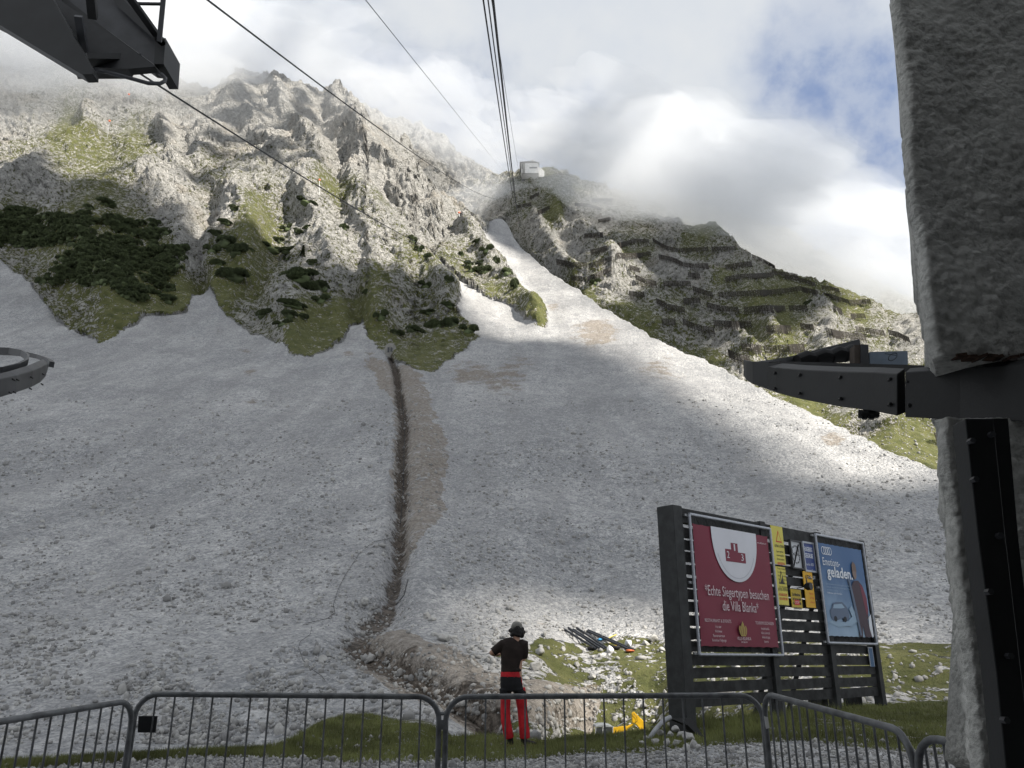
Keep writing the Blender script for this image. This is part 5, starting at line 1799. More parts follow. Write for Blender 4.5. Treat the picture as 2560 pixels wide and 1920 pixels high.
M_RED = flat("wine_red_print", (0.185, 0.022, 0.045), 0.55)
M_WHITE = flat("white_print", (0.62, 0.63, 0.68), 0.6)
M_OLDW = flat("off_white_print", (0.62, 0.52, 0.55), 0.6)
M_GOLD = flat("gold_print", (0.36, 0.27, 0.07), 0.5)
R1, m0, m1, q0, q1 = poster("wine red laced poster with a white plate and podium, left on the plank wall", [(1729, 1286), (1931, 1324), (1949, 1626), (1743, 1650)], None, M_RED)
W = m1 - m0; Hh = q1 - q0
XS = lambda f: m0 + W * f
ZS = lambda g: q1 - Hh * g
SO = .105
# the white plate with its rim
cx, top, wd, dp = .515, .0, .30, .455
pl = [(XS(cx - wd), ZS(-.0))] + [(XS(cx + wd * math.sin(a)), ZS(dp * math.cos(a) ** .8 if math.cos(a) > 0 else 0)) for a in np.linspace(-math.pi / 2, math.pi / 2, 40)] + [(XS(cx + wd), ZS(-.0))]
extr("plate", pl, SO, M_WHITE, R1)
M_RIM = flat("pale_grey_print", (0.47, 0.48, 0.53))
a_ = np.linspace(-1.1, 1.1, 40)
ring = [(XS(cx + wd * .9 * math.sin(t)), ZS(dp * .94 * math.cos(t) ** .8)) for t in a_] + [(XS(cx + wd * .88 * math.sin(t)), ZS(dp * .925 * math.cos(t) ** .8)) for t in a_[::-1]]
extr("plate_rim", ring, SO + .006, M_RIM, R1, th=.001)
pod = [(.38, .285), (.38, .185), (.465, .185), (.465, .13), (.545, .13), (.545, .205), (.63, .205), (.63, .285)]
pod = [(.375, .285), (.375, .178), (.455, .178), (.455, .118), (.545, .118), (.545, .195), (.64, .195), (.64, .285)]
extr("podium", [(XS(a), ZS(b)) for a, b in pod], SO + .006, M_RED, R1, th=.001)
for ch, x, y in (("1", .5, .185), ("2", .41, .255), ("3", .595, .265)):
    text("numeral", ch, XS(x), ZS(y), .125, .075 if ch != "1" else .045, M_WHITE, R1, SO + .009, BA, 'CENTER')
text("headline", "*Echte Siegertypen besuchen", XS(.5), ZS(.588), .175, W * .83, M_OLDW, R1, SO + .004, BA, 'CENTER')
text("headline", "die Villa Blanka*", XS(.52), ZS(.705), .175, W * .47, M_OLDW, R1, SO + .004, BA, 'CENTER')
text("web_address", "www.villablanka.com", XS(.955), ZS(.085), .035, W * .13, M_OLDW, R1, SO + .004, BA, 'RIGHT')
text("small_heading", "RESTAURANT & EVENTS", XS(.215), ZS(.805), .055, W * .32, M_OLDW, R1, SO + .004, BA, 'CENTER')
text("small_heading", "TOURISMUSSCHULEN", XS(.82), ZS(.805), .055, W * .25, M_OLDW, R1, SO + .004, BA, 'CENTER')
for i, (a, w1, b, w2) in enumerate((("À la carte", .07, "Hotelfachschule", .11), ("Hochzeiten", .08, "Höhere Lehranstalt", .12), ("Panoramaterrasse", .14, "Aufbaulehrgang", .11), ("Kostenlose Tiefgarage", .17, "Internat", .06))):
    text("small_print", a, XS(.21), ZS(.85 + i * .036), .045, W * w1, M_OLDW, R1, SO + .004, BA, 'CENTER')
    text("small_print", b, XS(.82), ZS(.85 + i * .036), .045, W * w2, M_OLDW, R1, SO + .004, BA, 'CENTER')
fl = [(.5, .775), (.515, .80), (.522, .825), (.54, .81), (.552, .84), (.545, .875), (.53, .90), (.47, .90), (.455, .875), (.448, .84), (.46, .81), (.478, .825), (.485, .80)]
extr("emblem", [(XS(a + .02), ZS(b + .01)) for a, b in fl], SO + .004, M_GOLD, R1, th=.001)
for dx in (-.022, .0, .022):
    extr("emblem_line", [(XS(.52 + dx), ZS(.90)), (XS(.52 + dx * 1.6 - .002), ZS(.83)), (XS(.52 + dx * 1.6 + .002), ZS(.83)), (XS(.52 + dx + .004), ZS(.90))], SO + .006, M_RED, R1, th=.001)
text("logo_words", "VILLA BLANKA", XS(.525), ZS(.942), .055, W * .18, M_OLDW, R1, SO + .004, BA, 'CENTER')
text("logo_words", "INNSBRUCK", XS(.525), ZS(.965), .028, W * .08, M_OLDW, R1, SO + .004, BA, 'CENTER')

# blue poster
def sky_print():
    m, nt = new_mat("blue_snow_print"); s = N(nt)
    t = s.n('ShaderNodeTexCoord').outputs['Object']
    z = s.n('ShaderNodeSeparateXYZ', i_0=t).outputs[2]
    n1 = s.noise(t, 2.2, 5, .6)
    zz = s.math('ADD', z, s.math('MULTIPLY', s.math('SUBTRACT', n1, .5), 1.1))
    c = s.mix(s.ramp(zz, 1.5, 3.4), (0.30, 0.42, 0.55), (0.050, 0.12, 0.26))
    c = s.mix(s.ramp(zz, 1.75, 1.2), c, (0.16, 0.27, 0.42))
    s.out(s.bsdf(c, .5))
    return m


R2, m0, m1, q0, q1 = poster("blue snow poster with a skier and a car, right on the plank wall", [(2041, 1338), (2160, 1358), (2187, 1602), (2069, 1616)], None, sky_print())
W = m1 - m0; Hh = q1 - q0
M_PRW = flat("white_letters", (0.66, 0.70, 0.76), .5)
M_PRL = flat("pale_blue_print", (0.25, 0.36, 0.48), .5)
M_CAR = flat("slate_print", (0.085, 0.125, 0.20), .5)
M_SKI = flat("dark_red_print", (0.035, 0.014, 0.028), .5)
M_SKI2 = flat("maroon_print", (0.15, 0.015, 0.04), .5)
M_SKIN_P = flat("skin_print", (0.20, 0.14, 0.12), .5)
for i in range(4):
    c0 = (XS(.085 + i * .045), ZS(.085)); rr, r2 = .085, .070
    ringp = [(c0[0] + rr * math.cos(a), c0[1] + rr * math.sin(a)) for a in np.linspace(0, 2 * math.pi, 24)] + [(c0[0] + r2 * math.cos(a), c0[1] + r2 * math.sin(a)) for a in np.linspace(2 * math.pi, 0, 24)]
    extr("logo_ring", ringp, SO + .001 * i, M_PRW, R2, th=.001)
text("headline", "Emotions-", XS(.045), ZS(.245), .16, W * .37, M_PRW, R2, SO, BA)
text("headline", "geladen.", XS(.11), ZS(.365), .22, W * .57, M_PRW, R2, SO, BA, bold=.02)
for i, w1 in enumerate((.55, .53, .24, .32)):
    text("small_print", ["Der rein elektrische Sportwagen aus Ingolstadt.", "Jetzt die neue Art der Fortbewegung erleben", "auf dem Berg in Innsbruck.", "Willkommen auf der Nordkette"][i], XS(.06), ZS(.455 + i * .032), .032, W * w1, M_PRL if i < 3 else M_PRW, R2, SO, BA)
car = [(.08, .80), (.07, .73), (.12, .70), (.15, .655), (.22, .635), (.36, .63), (.43, .665), (.47, .70), (.49, .76), (.47, .81), (.40, .82), (.36, .80), (.20, .83), (.12, .84)]
extr("car_print", [(XS(a), ZS(b)) for a, b in car], SO, M_CAR, R2, th=.001)
extr("car_window", [(XS(a), ZS(b)) for a, b in [(.14, .705), (.17, .665), (.34, .65), (.40, .69), (.32, .70)]], SO + .002, M_PRL, R2, th=.001)
for c in (.17, .38):
    extr("wheel_print", [(XS(c + .035 * math.cos(a)), ZS(.815 + .03 * math.sin(a))) for a in np.linspace(0, 2 * math.pi, 14)[:-1]], SO + .002, flat("black_print", (.012, .015, .025)), R2, th=.001)
extr("snow_spray", [(XS(a), ZS(b)) for a, b in [(.02, .86), (.10, .83), (.25, .85), (.45, .83), (.55, .78), (.50, .70), (.57, .66), (.66, .76), (.68, .83), (.5, .88), (.2, .90)]], SO - .004, M_PRL, R2, th=.001)
sk = [(.66, 1.0), (.68, .90), (.63, .75), (.64, .62), (.60, .50), (.65, .42), (.70, .38), (.80, .37), (.88, .42), (.94, .55), (.95, .68), (.93, .78), (.90, .80), (.92, .90), (.96, 1.0), (.80, 1.0), (.77, .86), (.74, 1.0)]
extr("skier_print", [(XS(a), ZS(min(b, .995))) for a, b in sk], SO, M_SKI, R2, th=.001)
extr("jacket_print", [(XS(a), ZS(b)) for a, b in [(.82, .40), (.89, .44), (.945, .56), (.945, .70), (.90, .76), (.86, .60)]], SO + .002, M_SKI2, R2, th=.001)
extr("skier_face", [(XS(.735 + .045 * math.cos(a)), ZS(.295 + .065 * math.sin(a))) for a in np.linspace(0, 2 * math.pi, 18)[:-1]], SO, M_SKIN_P, R2, th=.001)
extr("skier_cap", [(XS(a), ZS(b)) for a, b in [(.685, .28), (.69, .20), (.73, .16), (.78, .19), (.79, .28), (.74, .26)]], SO + .002, flat("grey_brown_print", (.16, .11, .09)), R2, th=.001)
extr("skis_print", [(XS(a), ZS(b)) for a, b in [(.57, .36), (.60, .35), (.625, .45), (.68, .70), (.72, .98), (.68, .98), (.63, .75)]], SO + .002, M_CAR, R2, th=.001)
extr("snow_print", [(XS(a), ZS(b)) for a, b in [(.93, .78), (.995, .74), (.995, .99), (.95, .99), (.92, .88)]], SO, M_PRW, R2, th=.001)

# small signs between the posters
M_YEL = flat("yellow_sign", (0.62, 0.55, 0.10), .5)
M_YEL2 = flat("orange_yellow_sign", (0.68, 0.38, 0.02), .5)
M_INK = flat("black_ink", (0.02, 0.02, 0.02), .5)
M_REDINK = flat("red_ink", (0.55, 0.05, 0.03), .5)


def sign(label, cs, mat, name="sign"):
    r_ = empty(name, BA); tag(r_, label, "sign")
    q = quad_sz(cs, .04)
    s0 = (q[0][0] + q[3][0]) / 2; s1 = (q[1][0] + q[2][0]) / 2; z1 = (q[0][1] + q[1][1]) / 2; z0 = (q[2][1] + q[3][1]) / 2
    mb = MB(); mb.prism([bp(s0, z0, .03) - BA, bp(s1, z0, .03) - BA, bp(s1, z1, .03) - BA, bp(s0, z1, .03) - BA], BN * .012); mb.build("panel", mat, r_)
    return r_, s0, s1, z0, z1


def tri(r_, cx_, zc, w_, h_, mat, off=.044, inner=None, hollow=False):
    o_ = [(cx_ - w_ / 2, zc - h_ / 2), (cx_ + w_ / 2, zc - h_ / 2), (cx_, zc + h_ / 2)]
    extr("warning_triangle", o_, off, mat, r_, th=.001)
    if inner is not None:
        extr("triangle_field", [(cx_ + (a - cx_) * .72, zc - h_ * .04 + (b - zc) * .72) for a, b in o_], off + .002, inner, r_, th=.001)


# tall yellow pair
r_, s0, s1, z0, z1 = sign("upper tall yellow warning sign beside the red poster", [(1930, 1314), (1957, 1318), (1963, 1412), (1932, 1409)], M_YEL)
c_ = (s0 + s1) / 2 + .03; w_ = (s1 - s0)
tri(r_, c_, z1 - .20, .22, .24, M_REDINK, inner=M_YEL)
text("heading", "ACHTUNG - ATTENTION", c_, z1 - .42, .05, w_ * .8, M_INK, r_, .044, BA, 'CENTER', bold=.02)
for i in range(3): text("wording", ["Sperrgebiet", "Lawinengefahr", "Betreten verboten"][i], c_, z1 - .52 - i * .075, .045, w_ * .62, M_INK, r_, .044, BA, 'CENTER')
text("wording", "LEBENSGEFAHR", c_, z1 - .76, .05, w_ * .62, M_REDINK, r_, .044, BA, 'CENTER', bold=.02)
for i in range(6): text("wording", ["Danger of avalanches", "Do not leave the path", "Pericolo di valanghe", "Danger d'avalanche", "Closed area", "Der Betreiber"][i], c_, z1 - .85 - i * .07, .035, w_ * .75, M_INK, r_, .044, BA, 'CENTER')
r_, s0, s1, z0, z1 = sign("lower tall yellow warning sign with a black peak, beside the red poster", [(1937, 1416), (1965, 1418), (1970, 1513), (1944, 1512)], M_YEL)
c_ = (s0 + s1) / 2 + .02; w_ = (s1 - s0)
tri(r_, c_, z1 - .20, .20, .26, M_INK, inner=M_YEL)
extr("falling_peak", [(c_ - .06, z1 - .31), (c_ + .06, z1 - .31), (c_ + .02, z1 - .18), (c_ - .01, z1 - .23)], .048, M_INK, r_, th=.001)
text("heading", "ACHTUNG - ATTENTION", c_, z1 - .46, .05, w_ * .85, M_INK, r_, .044, BA, 'CENTER', bold=.02)
for i in range(2): text("wording", ["HOCHALPINES GELÄNDE", "HIGH ALPINE AREA"][i], c_, z1 - .56 - i * .075, .05, w_ * .75, M_REDINK, r_, .044, BA, 'CENTER', bold=.02)
for i in range(6): text("wording", ["Nur für geübte Bergsteiger", "mit Ausrüstung und Erfahrung", "Only for experienced hikers", "with proper equipment", "Begehen auf eigene Gefahr", "Der Betreiber"][i], c_, z1 - .75 - i * .072, .035, w_ * .8, M_INK, r_, .044, BA, 'CENTER')
# orange-yellow signs
r_, s0, s1, z0, z1 = sign("small dark yellow sign with a red mark, lowest on the planks", [(1976, 1473), (2003, 1474), (2005, 1520), (1981, 1521)], flat("mustard_sign", (0.50, 0.36, 0.03), .5))
c_ = (s0 + s1) / 2; w_ = s1 - s0
for i in range(4): text("wording", ["Das Mitnehmen", "der Sommerrodeln", "Notruf 140", "ausgenommen"][i], c_, z1 - .13 - i * .085, .06, w_ * .8, M_INK, r_, .044, BA, 'CENTER', bold=.02)
extr("red_mark", [(c_ - .09, z0 + .06), (c_ + .09, z0 + .06), (c_ + .09, z0 + .16), (c_ - .09, z0 + .16)], .044, M_REDINK, r_, th=.001)
text("mark_letters", "STOP", c_, z0 + .085, .05, .14, M_OLDW, r_, .046, BA, 'CENTER')
r_, s0, s1, z0, z1 = sign("tall orange yellow notice with a round black lamp in front", [(2009, 1429), (2031, 1429), (2038, 1519), (2014, 1519)], M_YEL2)
c_ = (s0 + s1) / 2; w_ = s1 - s0
text("heading", "ACHTUNG", c_, z1 - .15, .08, w_ * .62, M_INK, r_, .044, BA, 'CENTER', bold=.02)
for i in range(2): text("wording", ["Hochspannung für", "Seilbahn"][i], c_, z1 - .28 - i * .09, .05, w_ * .68, M_INK, r_, .044, BA, 'CENTER')
for i in range(3):
    text("wording", ["Vorsicht", "Windenseil", "Lebensgefahr"][i], s0 + w_ * .72, z0 + .56 - i * .09, .045, w_ * .42, M_INK, r_, .044, BA, 'CENTER')
    text("wording", ["Betreten", "der Anlage", "verboten"][i], s0 + w_ * .68, z0 + .26 - i * .085, .045, w_ * .45, M_REDINK, r_, .044, BA, 'CENTER')
extr("pictogram", [(s0 + .06, z0 + .35), (s0 + .14, z0 + .35), (s0 + .17, z0 + .42), (s0 + .10, z0 + .62)], .044, M_INK, r_, th=.001)
# round lamp on an arm
r_ = empty("floodlight", BA); tag(r_, "small round black lamp on a thin arm before the orange notice", "lamp")
s_, z_ = bsz(2022, 1466, .25)
mb = MB(); mb.tube([bp(s_, z_, .16) - BA, bp(s_, z_, .22) - BA, bp(s_, z_, .30) - BA], [.04, .075, .07], 12); mb.build("housing", M_BLACKPLASTIC, r_, smooth=True)
s2, z2 = bsz(1998, 1470, .05)
MB().tube([bp(s2, z2, .0) - BA, bp(s_, z_, .18) - BA], .010, 6).build("arm", M_BLACKPLASTIC, r_)
# clock
r_, s0, s1, z0, z1 = sign("white square weather clock with a black hand, hung on the planks", [(1974, 1353), (1999, 1356), (2004, 1420), (1979, 1419)], flat("clock_face_white", (0.50, 0.52, 0.55), .4), "wall_clock")
r_["category"] = "clock"
cx_, cz_ = (s0 + s1) / 2, (z0 + z1) / 2
mb = MB(); q = .025
for a, b, c, d in ((s0 - q, s0, z0, z1), (s1, s1 + q, z0, z1), (s0 - q, s1 + q, z1, z1 + q), (s0 - q, s1 + q, z0 - q, z0)):
    mb.prism([bp(a, c, .03) - BA, bp(b, c, .03) - BA, bp(b, d, .03) - BA, bp(a, d, .03) - BA], BN * .05)
mb.build("frame", M_STEEL2, r_)
for k in range(12):
    a = k * math.pi / 6; rx, rz = (s1 - s0) * .40, (z1 - z0) * .36
    MB().beam(bp(cx_ + rx * math.sin(a), cz_ + rz * math.cos(a), .045) - BA, bp(cx_ + rx * .82 * math.sin(a), cz_ + rz * .82 * math.cos(a), .045) - BA, .012, .012).build("hour_mark", M_INK, r_)
for a, l, t_ in ((math.radians(38), .27, .028), (math.radians(218), .36, .024)):
    MB().beam(bp(cx_, cz_, .055) - BA, bp(cx_ + l * math.sin(a) * .75, cz_ + l * math.cos(a), .055) - BA, t_, .01).build("hand", M_INK, r_)
for zc, wr in ((z1 - .18, .20), (z0 + .20, .20)):
    mb = MB(); ring = [bp(cx_ + .13 * math.cos(a), zc + .10 * math.sin(a), .046) - BA for a in np.linspace(0, 2 * math.pi, 20)]
    mb.tube(ring, .005, 4); mb.build("small_dial", M_STEEL2, r_)
# blue notice
r_, s0, s1, z0, z1 = sign("blue timetable notice in a silver frame, right of the clock", [(2008, 1358), (2032, 1361), (2037, 1427), (2013, 1425)], flat("navy_print", (0.030, 0.055, 0.20), .4))
mb = MB(); q = .035
for a, b, c, d in ((s0 - q, s0, z0, z1), (s1, s1 + q, z0, z1), (s0 - q, s1 + q, z1, z1 + q), (s0 - q, s1 + q, z0 - q, z0)):
    mb.prism([bp(a, c, .03) - BA, bp(b, c, .03) - BA, bp(b, d, .03) - BA, bp(a, d, .03) - BA], BN * .03)
mb.build("frame", M_TUBE, r_)
w_ = s1 - s0
text("heading", "HUNGERBURG", (s0 + s1) / 2, z1 - .16, .09, w_ * .8, M_PRW, r_, .044, BA, 'CENTER', bold=.02)
text("heading", "SEEGRUBE", (s0 + s1) / 2, z1 - .29, .09, w_ * .8, M_PRW, r_, .044, BA, 'CENTER', bold=.02)
for i in range(4):
    text("wording", ["Erste Fahrt", "Bergfahrt alle", "Letzte Fahrt", "Info"][i], s0 + .05, z1 - .45 - i * .13, .045, w_ * .4, M_PRW, r_, .044, BA)
    if i < 3: text("wording", ["8.30", "15 min", "17.30"][i], s1 - .05, z1 - .45 - i * .13, .06, w_ * .25, M_PRW, r_, .044, BA, 'RIGHT')
r_, s0, s1, z0, z1 = sign("small pale notice low on the right end plank", [(2172, 1617), (2183, 1619), (2185, 1666), (2174, 1666)], flat("pale_card", (0.42, 0.45, 0.50), .4))
extr("picture_field", [(s0 + .02, z1 - .4), (s1 - .02, z1 - .4), (s1 - .02, z1 - .02), (s0 + .02, z1 - .02)], .044, flat("dull_blue_print", (.06, .12, .22)), r_, th=.001)
text("wording", "INFO", (s0 + s1) / 2, z0 + .08, .05, (s1 - s0) * .7, M_INK, r_, .044, BA, 'CENTER')


# ------------------------------------------------------------------ the man
def to_mesh_from_tubes(name, chains, balls, voxel, mat, parent, smooth_it=6, boxes=None):
    mb = MB()
    for pts, r in chains:
        ax = (Vector(pts[-1]) - Vector(pts[0])).normalized()
        if abs(ax.z) >= 0.85 and isinstance(r[0], tuple): r = [(b, a) for a, b in r]
        # near-vertical tubes measure their first radius across the view
        mb.tube(pts, r, 14)
    for e in (boxes or []): mb.obox(*e)
    bm = bmesh.new()
    for v in mb.v: bm.verts.new(v)
    bm.verts.ensure_lookup_table()
    for f in mb.f:
        try: bm.faces.new([bm.verts[i] for i in f])
        except ValueError: pass
    for c, rr in balls:
        r3 = rr if isinstance(rr, tuple) else (rr, rr, rr)
        bmesh.ops.create_icosphere(bm, subdivisions=3, radius=1.0, matrix=Matrix.Translation(c) @ Matrix.Diagonal((*r3, 1)))
    me = bpy.data.meshes.new(name); bm.to_mesh(me); bm.free()
    o = bpy.data.objects.new("tmp", me); COL.objects.link(o)
    md = o.modifiers.new("r", 'REMESH'); md.mode = 'VOXEL'; md.voxel_size = voxel; md.use_smooth_shade = True
    sm = o.modifiers.new("s", 'SMOOTH'); sm.iterations = smooth_it; sm.factor = 0.5
    bpy.context.view_layer.update()
    ev = o.evaluated_get(bpy.context.evaluated_depsgraph_get())
    m2 = bpy.data.meshes.new_from_object(ev); m2.name = name
    bpy.data.objects.remove(o)
    m2.materials.clear(); m2.materials.append(mat)
    m2.polygons.foreach_set('use_smooth', np.ones(len(m2.polygons), bool))
    ob = bpy.data.objects.new(name, m2); COL.objects.link(ob); ob.parent = parent
    return ob


M_SKIN = simple_mat("skin", (0.42, 0.25, 0.18), 0.6, var=0.08, scale=20)
M_SHIRT = simple_mat("dark_brown_cotton", (0.022, 0.016, 0.014), 0.9, var=0.25, scale=9, bumpd=0.004, bscale=12)
M_TROUS = simple_mat("red_trouser_cloth", (0.42, 0.012, 0.020), 0.75, var=0.22, scale=8, bumpd=0.006, bscale=10)
M_BLACKC = simple_mat("black_cloth", (0.010, 0.010, 0.012), 0.85, var=0.2, scale=9)
M_HAIR = simple_mat("black_hair", (0.010, 0.009, 0.009), 0.6, var=0.4, scale=40, bumpd=0.01, bscale=70)
M_CAP = simple_mat("grey_cap_cloth", (0.17, 0.165, 0.15), 0.85, var=0.12, scale=14)
M_SHOE = simple_mat("dark_shoe", (0.018, 0.014, 0.014), 0.7)
M_SOLE = simple_mat("red_sole", (0.22, 0.02, 0.02), 0.6)

gp, _n = ground(1286, 1866)
man = empty("person", gp)
tag(man, "man seen from behind in brown T-shirt and red trousers, grey cap, black hair", "person")
V3 = Vector
K = 1.76 / 1393.0
def M(x, y, d=0.0): return V3(((x - 505) * K, d, (1528 - y) * K))
# skin: head, neck, arms, hands
ch = []; bl = []
head = M(537, 232, 0.02)
bl.append((head, (0.078, 0.098, 0.115)))
bl.append((head + V3((0, .07, -.06)), (0.052, 0.05, 0.06)))               # jaw
bl.append((head + V3((0, .122, -.018)), (0.013, 0.02, 0.024)))            # nose
bl.append((head + V3((-.078, .01, -.015)), (0.012, 0.022, 0.032))); bl.append((head + V3((.078, .01, -.015)), (0.012, 0.022, 0.032)))
bl.append((head + V3((0, .112, -.068)), (0.026, 0.014, 0.009)))           # lips
for sx in (-.032, .032): bl.append((head + V3((sx, .098, .012)), (0.016, 0.012, 0.011)))
ch.append(([M(528, 380, 0.0), M(531, 340, 0.0), M(535, 285, .015)], [(.062, .062), (.054, .056), (.056, .058)]))
LS, LE = M(365, 400, 0.0), M(232, 498, 0.03); LW = M(300, 515, 0.25); LH = M(330, 500, 0.31)
RS, RE = M(615, 400, 0.0), M(612, 565, 0.03); RW = M(560, 520, 0.26); RH = M(530, 500, 0.31)
for S_, E_, W_, H_ in ((LS, LE, LW, LH), (RS, RE, RW, RH)):
    ch.append(([S_, S_.lerp(E_, .5), E_, E_.lerp(W_, .35), W_, H_], [.052, .048, .042, .041, .027, .030]))
    d = (H_ - W_).normalized(); side = V3((0, 0, 1)).cross(d).normalized()
    bl.append((H_ + d * .03, (.036, .042, .024)))
    for q in range(4):
        b0 = H_ + d * .055 + side * (q - 1.5) * .020
        L = (.030, .036, .033, .026)[q]
        ch.append(([b0 - d * .03, b0 + d * L, b0 + d * (L + .014) - V3((0, 0, L * .8)), b0 + d * (L - .002) - V3((0, 0, L * 1.7))], [.010, .0095, .009, .008]))
    sg = 1 if S_ is LS else -1
    ch.append(([H_ + side * sg * -.028, H_ + side * sg * -.048 + d * .03, H_ + side * sg * -.046 + d * .06 + V3((0, 0, .012))], [.012, .011, .009]))
ch.append(([M(500, 900), M(500, 700), M(495, 480), M(505, 380)], [(.13, .09), (.12, .085), (.15, .09), (.10, .07)]))
ch.append(([M(408, 900), M(400, 1100, .0), M(415, 1300, -.01), M(440, 1450)], [.07, .06, .048, .04]))
ch.append(([M(590, 900), M(598, 1100, .01), M(612, 1300, 0), M(625, 1450)], [.07, .06, .048, .04]))
to_mesh_from_tubes("body", ch, bl, 0.0075, M_SKIN, man, 3)
# shirt
ch = [([M(466, 715), M(466, 650), M(472, 560), M(488, 450), M(500, 375), M(520, 345)], [(.158, .112), (.155, .11), (.168, .112), (.198, .116), (.165, .095), (.075, .07)]),
      ([M(400, 392, 0), LS, LS.lerp(LE, .45), LS.lerp(LE, .86)], [.072, .076, .070, .066]),
      ([M(590, 392, 0), RS + V3((.012, 0, 0)), RS.lerp(RE, .5) + V3((.012, 0, 0)), RE + V3((0.005, .02, .02))], [.072, .078, .070, .066])]
to_mesh_from_tubes("t_shirt", ch, [(M(420, 395), .07), (M(580, 395), .07), (M(470, 690), (.160, .115, .05))], 0.010, M_SHIRT, man, 4)
# trousers: red with a black seat
ch = [([M(400, 900), M(402, 1000, .005), M(398, 1120, .01), M(405, 1250, -.005), M(425, 1350, -.01), M(445, 1440, 0)], [(.098, .105), (.080, .088), (.074, .080), (.076, .078), (.074, .078), (.073, .085)]),
      ([M(560, 900), M(585, 1000, .005), M(598, 1120, .015), M(612, 1250, 0), M(622, 1350, -.01), M(628, 1440, 0)], [(.100, .105), (.088, .090), (.076, .080), (.078, .078), (.078, .078), (.078, .088)]),
      ([M(475, 930), M(470, 850), M(464, 770), M(464, 705)], [(.165, .120), (.172, .128), (.165, .118), (.155, .110)])]
tr = to_mesh_from_tubes("trousers", ch, [], 0.010, M_TROUS, man, 4)
# the black panels are cut into the same cloth
tr.data.materials.append(M_BLACKC)
zz = [(p.center.x, p.center.y, p.center.z) for p in tr.data.polygons]
mi = []
for x, y, z in zz:
    yy = 1528 - z / K; xx = x / K + 505
    k = 0
    if 768 < yy < 955 and y < .09 and not (xx > 585 and yy < 900 + (xx - 585) * .5 and xx > 575 + (yy - 768) * .28): k = 1
    if 1095 < yy < 1320 and xx > 645 + (yy - 1095) * .12 and y < .05: k = 1
    mi.append(k)
tr.data.polygons.foreach_set('material_index', mi)
# shoes
def shoe(a, toe, wd=.048):
    d = (toe - a); n_ = d.normalized()
    to_mesh_from_tubes("shoe", [([a - n_ * .02 + V3((0, 0, .05)), a + d * .4 + V3((0, 0, .045)), toe + V3((0, 0, .032)), toe + n_ * .03 + V3((0, 0, .028))], [(.044, .048), (.046, .042), (.044, .030), (.030, .022)]), ([a + V3((0, 0, .04)), a + V3((0, 0, .12))], [.046, .048])], [], 0.008, M_SHOE, man, 3)
    s_ = V3((-n_.y, n_.x, 0))
    MB().prism([a - n_ * .06 - s_ * .035, a - n_ * .06 + s_ * .035, a + d * .6 + s_ * .048, toe + n_ * .05 + s_ * .02, toe + n_ * .05 - s_ * .02, a + d * .6 - s_ * .048], (0, 0, .022)).build("sole", M_SOLE, man)
shoe(V3(((455 - 505) * K, 0, 0)), V3(((470 - 505) * K, .17, 0)))
shoe(V3(((618 - 505) * K, 0, 0)), V3(((730 - 505) * K, .10, 0)))
# hair and cap
rr = np.random.RandomState(4)
hb = [(head + V3((0, -.02, -.02)), (.086, .095, .085))]
for _ in range(60):
    a = rr.uniform(math.pi * .92, math.pi * 2.08); z = rr.uniform(-.085, .02)
    hb.append((head + V3((math.cos(a) * .080, math.sin(a) * .070 - .01, z)), float(rr.uniform(.018, .036))))
hb.append((head + V3((.075, -.02, -.085)), .036)); hb.append((head + V3((-.105, 0, -.01)), .028)); hb.append((head + V3((.108, 0, -.03)), .026))
to_mesh_from_tubes("hair", [], hb, 0.008, M_HAIR, man, 1)
capb = [(head + V3((0, .005, .052)), (.088, .104, .078))]
cp_ = to_mesh_from_tubes("cap", [], capb, 0.007, M_CAP, man, 2)
MB().prism([head + V3((-.07, .08, .045)), head + V3((-.05, .17, .03)), head + V3((.05, .17, .03)), head + V3((.07, .08, .045))], (0, 0, .012)).build("cap_peak", M_CAP, man)
MB().tube([head + V3((.0 + .03 * math.cos(a) + .012, -.098 - .0 * a, .030 + .022 * math.sin(a))) for a in np.linspace(0, math.pi, 9)], .006, 6).build("cap_strap_gap", M_BLACKC, man)

# ------------------------------------------------------------------ mini excavator in the hollow
M_YELP = simple_mat("yellow_machine_paint", (0.68, 0.40, 0.015), 0.45, var=0.15, scale=3)
YE = 40.0
ex = empty("mini_excavator", P3(1540, 1850, YE))
tag(ex, "yellow mini excavator half hidden in the hollow behind the grass edge", "excavator")
XO = ex.location
def e_(u, v, Y=YE): return P3(u, v, Y) - XO
mb = MB()
corn = [(1488, 1842), (1488, 1818), (1530, 1842), (1531, 1816)]
for dy in (0, 1.1):
    for (u, v0, v1) in ((1488, 1850, 1816), (1506, 1850, 1815), (1531, 1850, 1816)):
        mb.tube([e_(u, v0) + V3((0, dy, 0)), e_(u + 1, v1) + V3((0, dy, 0))], .028, 6)
mb.build("cab_frame", simple_mat("pale_grey_cab_paint", (.30, .31, .32), .5), ex)
mb = MB(); mb.prism([e_(1487, 1818), e_(1490, 1814), e_(1500, 1811), e_(1518, 1811), e_(1530, 1814), e_(1532, 1819)], (0, 1.2, 0)); mb.build("cab_roof", simple_mat("grey_roof_paint", (.26, .28, .30), .5), ex, bevel=.02)
mb = MB(); mb.prism([e_(1489, 1850), e_(1489, 1819), e_(1530, 1818), e_(1530, 1850)], (0, .02, 0)); mb.build("cab_glass", M_GLASSDARK, ex)
mb = MB(); mb.prism([e_(1484, 1875), e_(1484, 1848), e_(1540, 1846), e_(1545, 1875)], (0, 1.5, 0)); mb.build("body", M_YELP, ex, bevel=.05)
for dy in (-.3, 1.2):
    mb = MB(); mb.tube([e_(1482, 1885) + V3((0, dy, 0)), e_(1548, 1885) + V3((0, dy, 0))], [(.2, .22), (.2, .22)], 12); mb.build("track", M_RUBBER, ex)
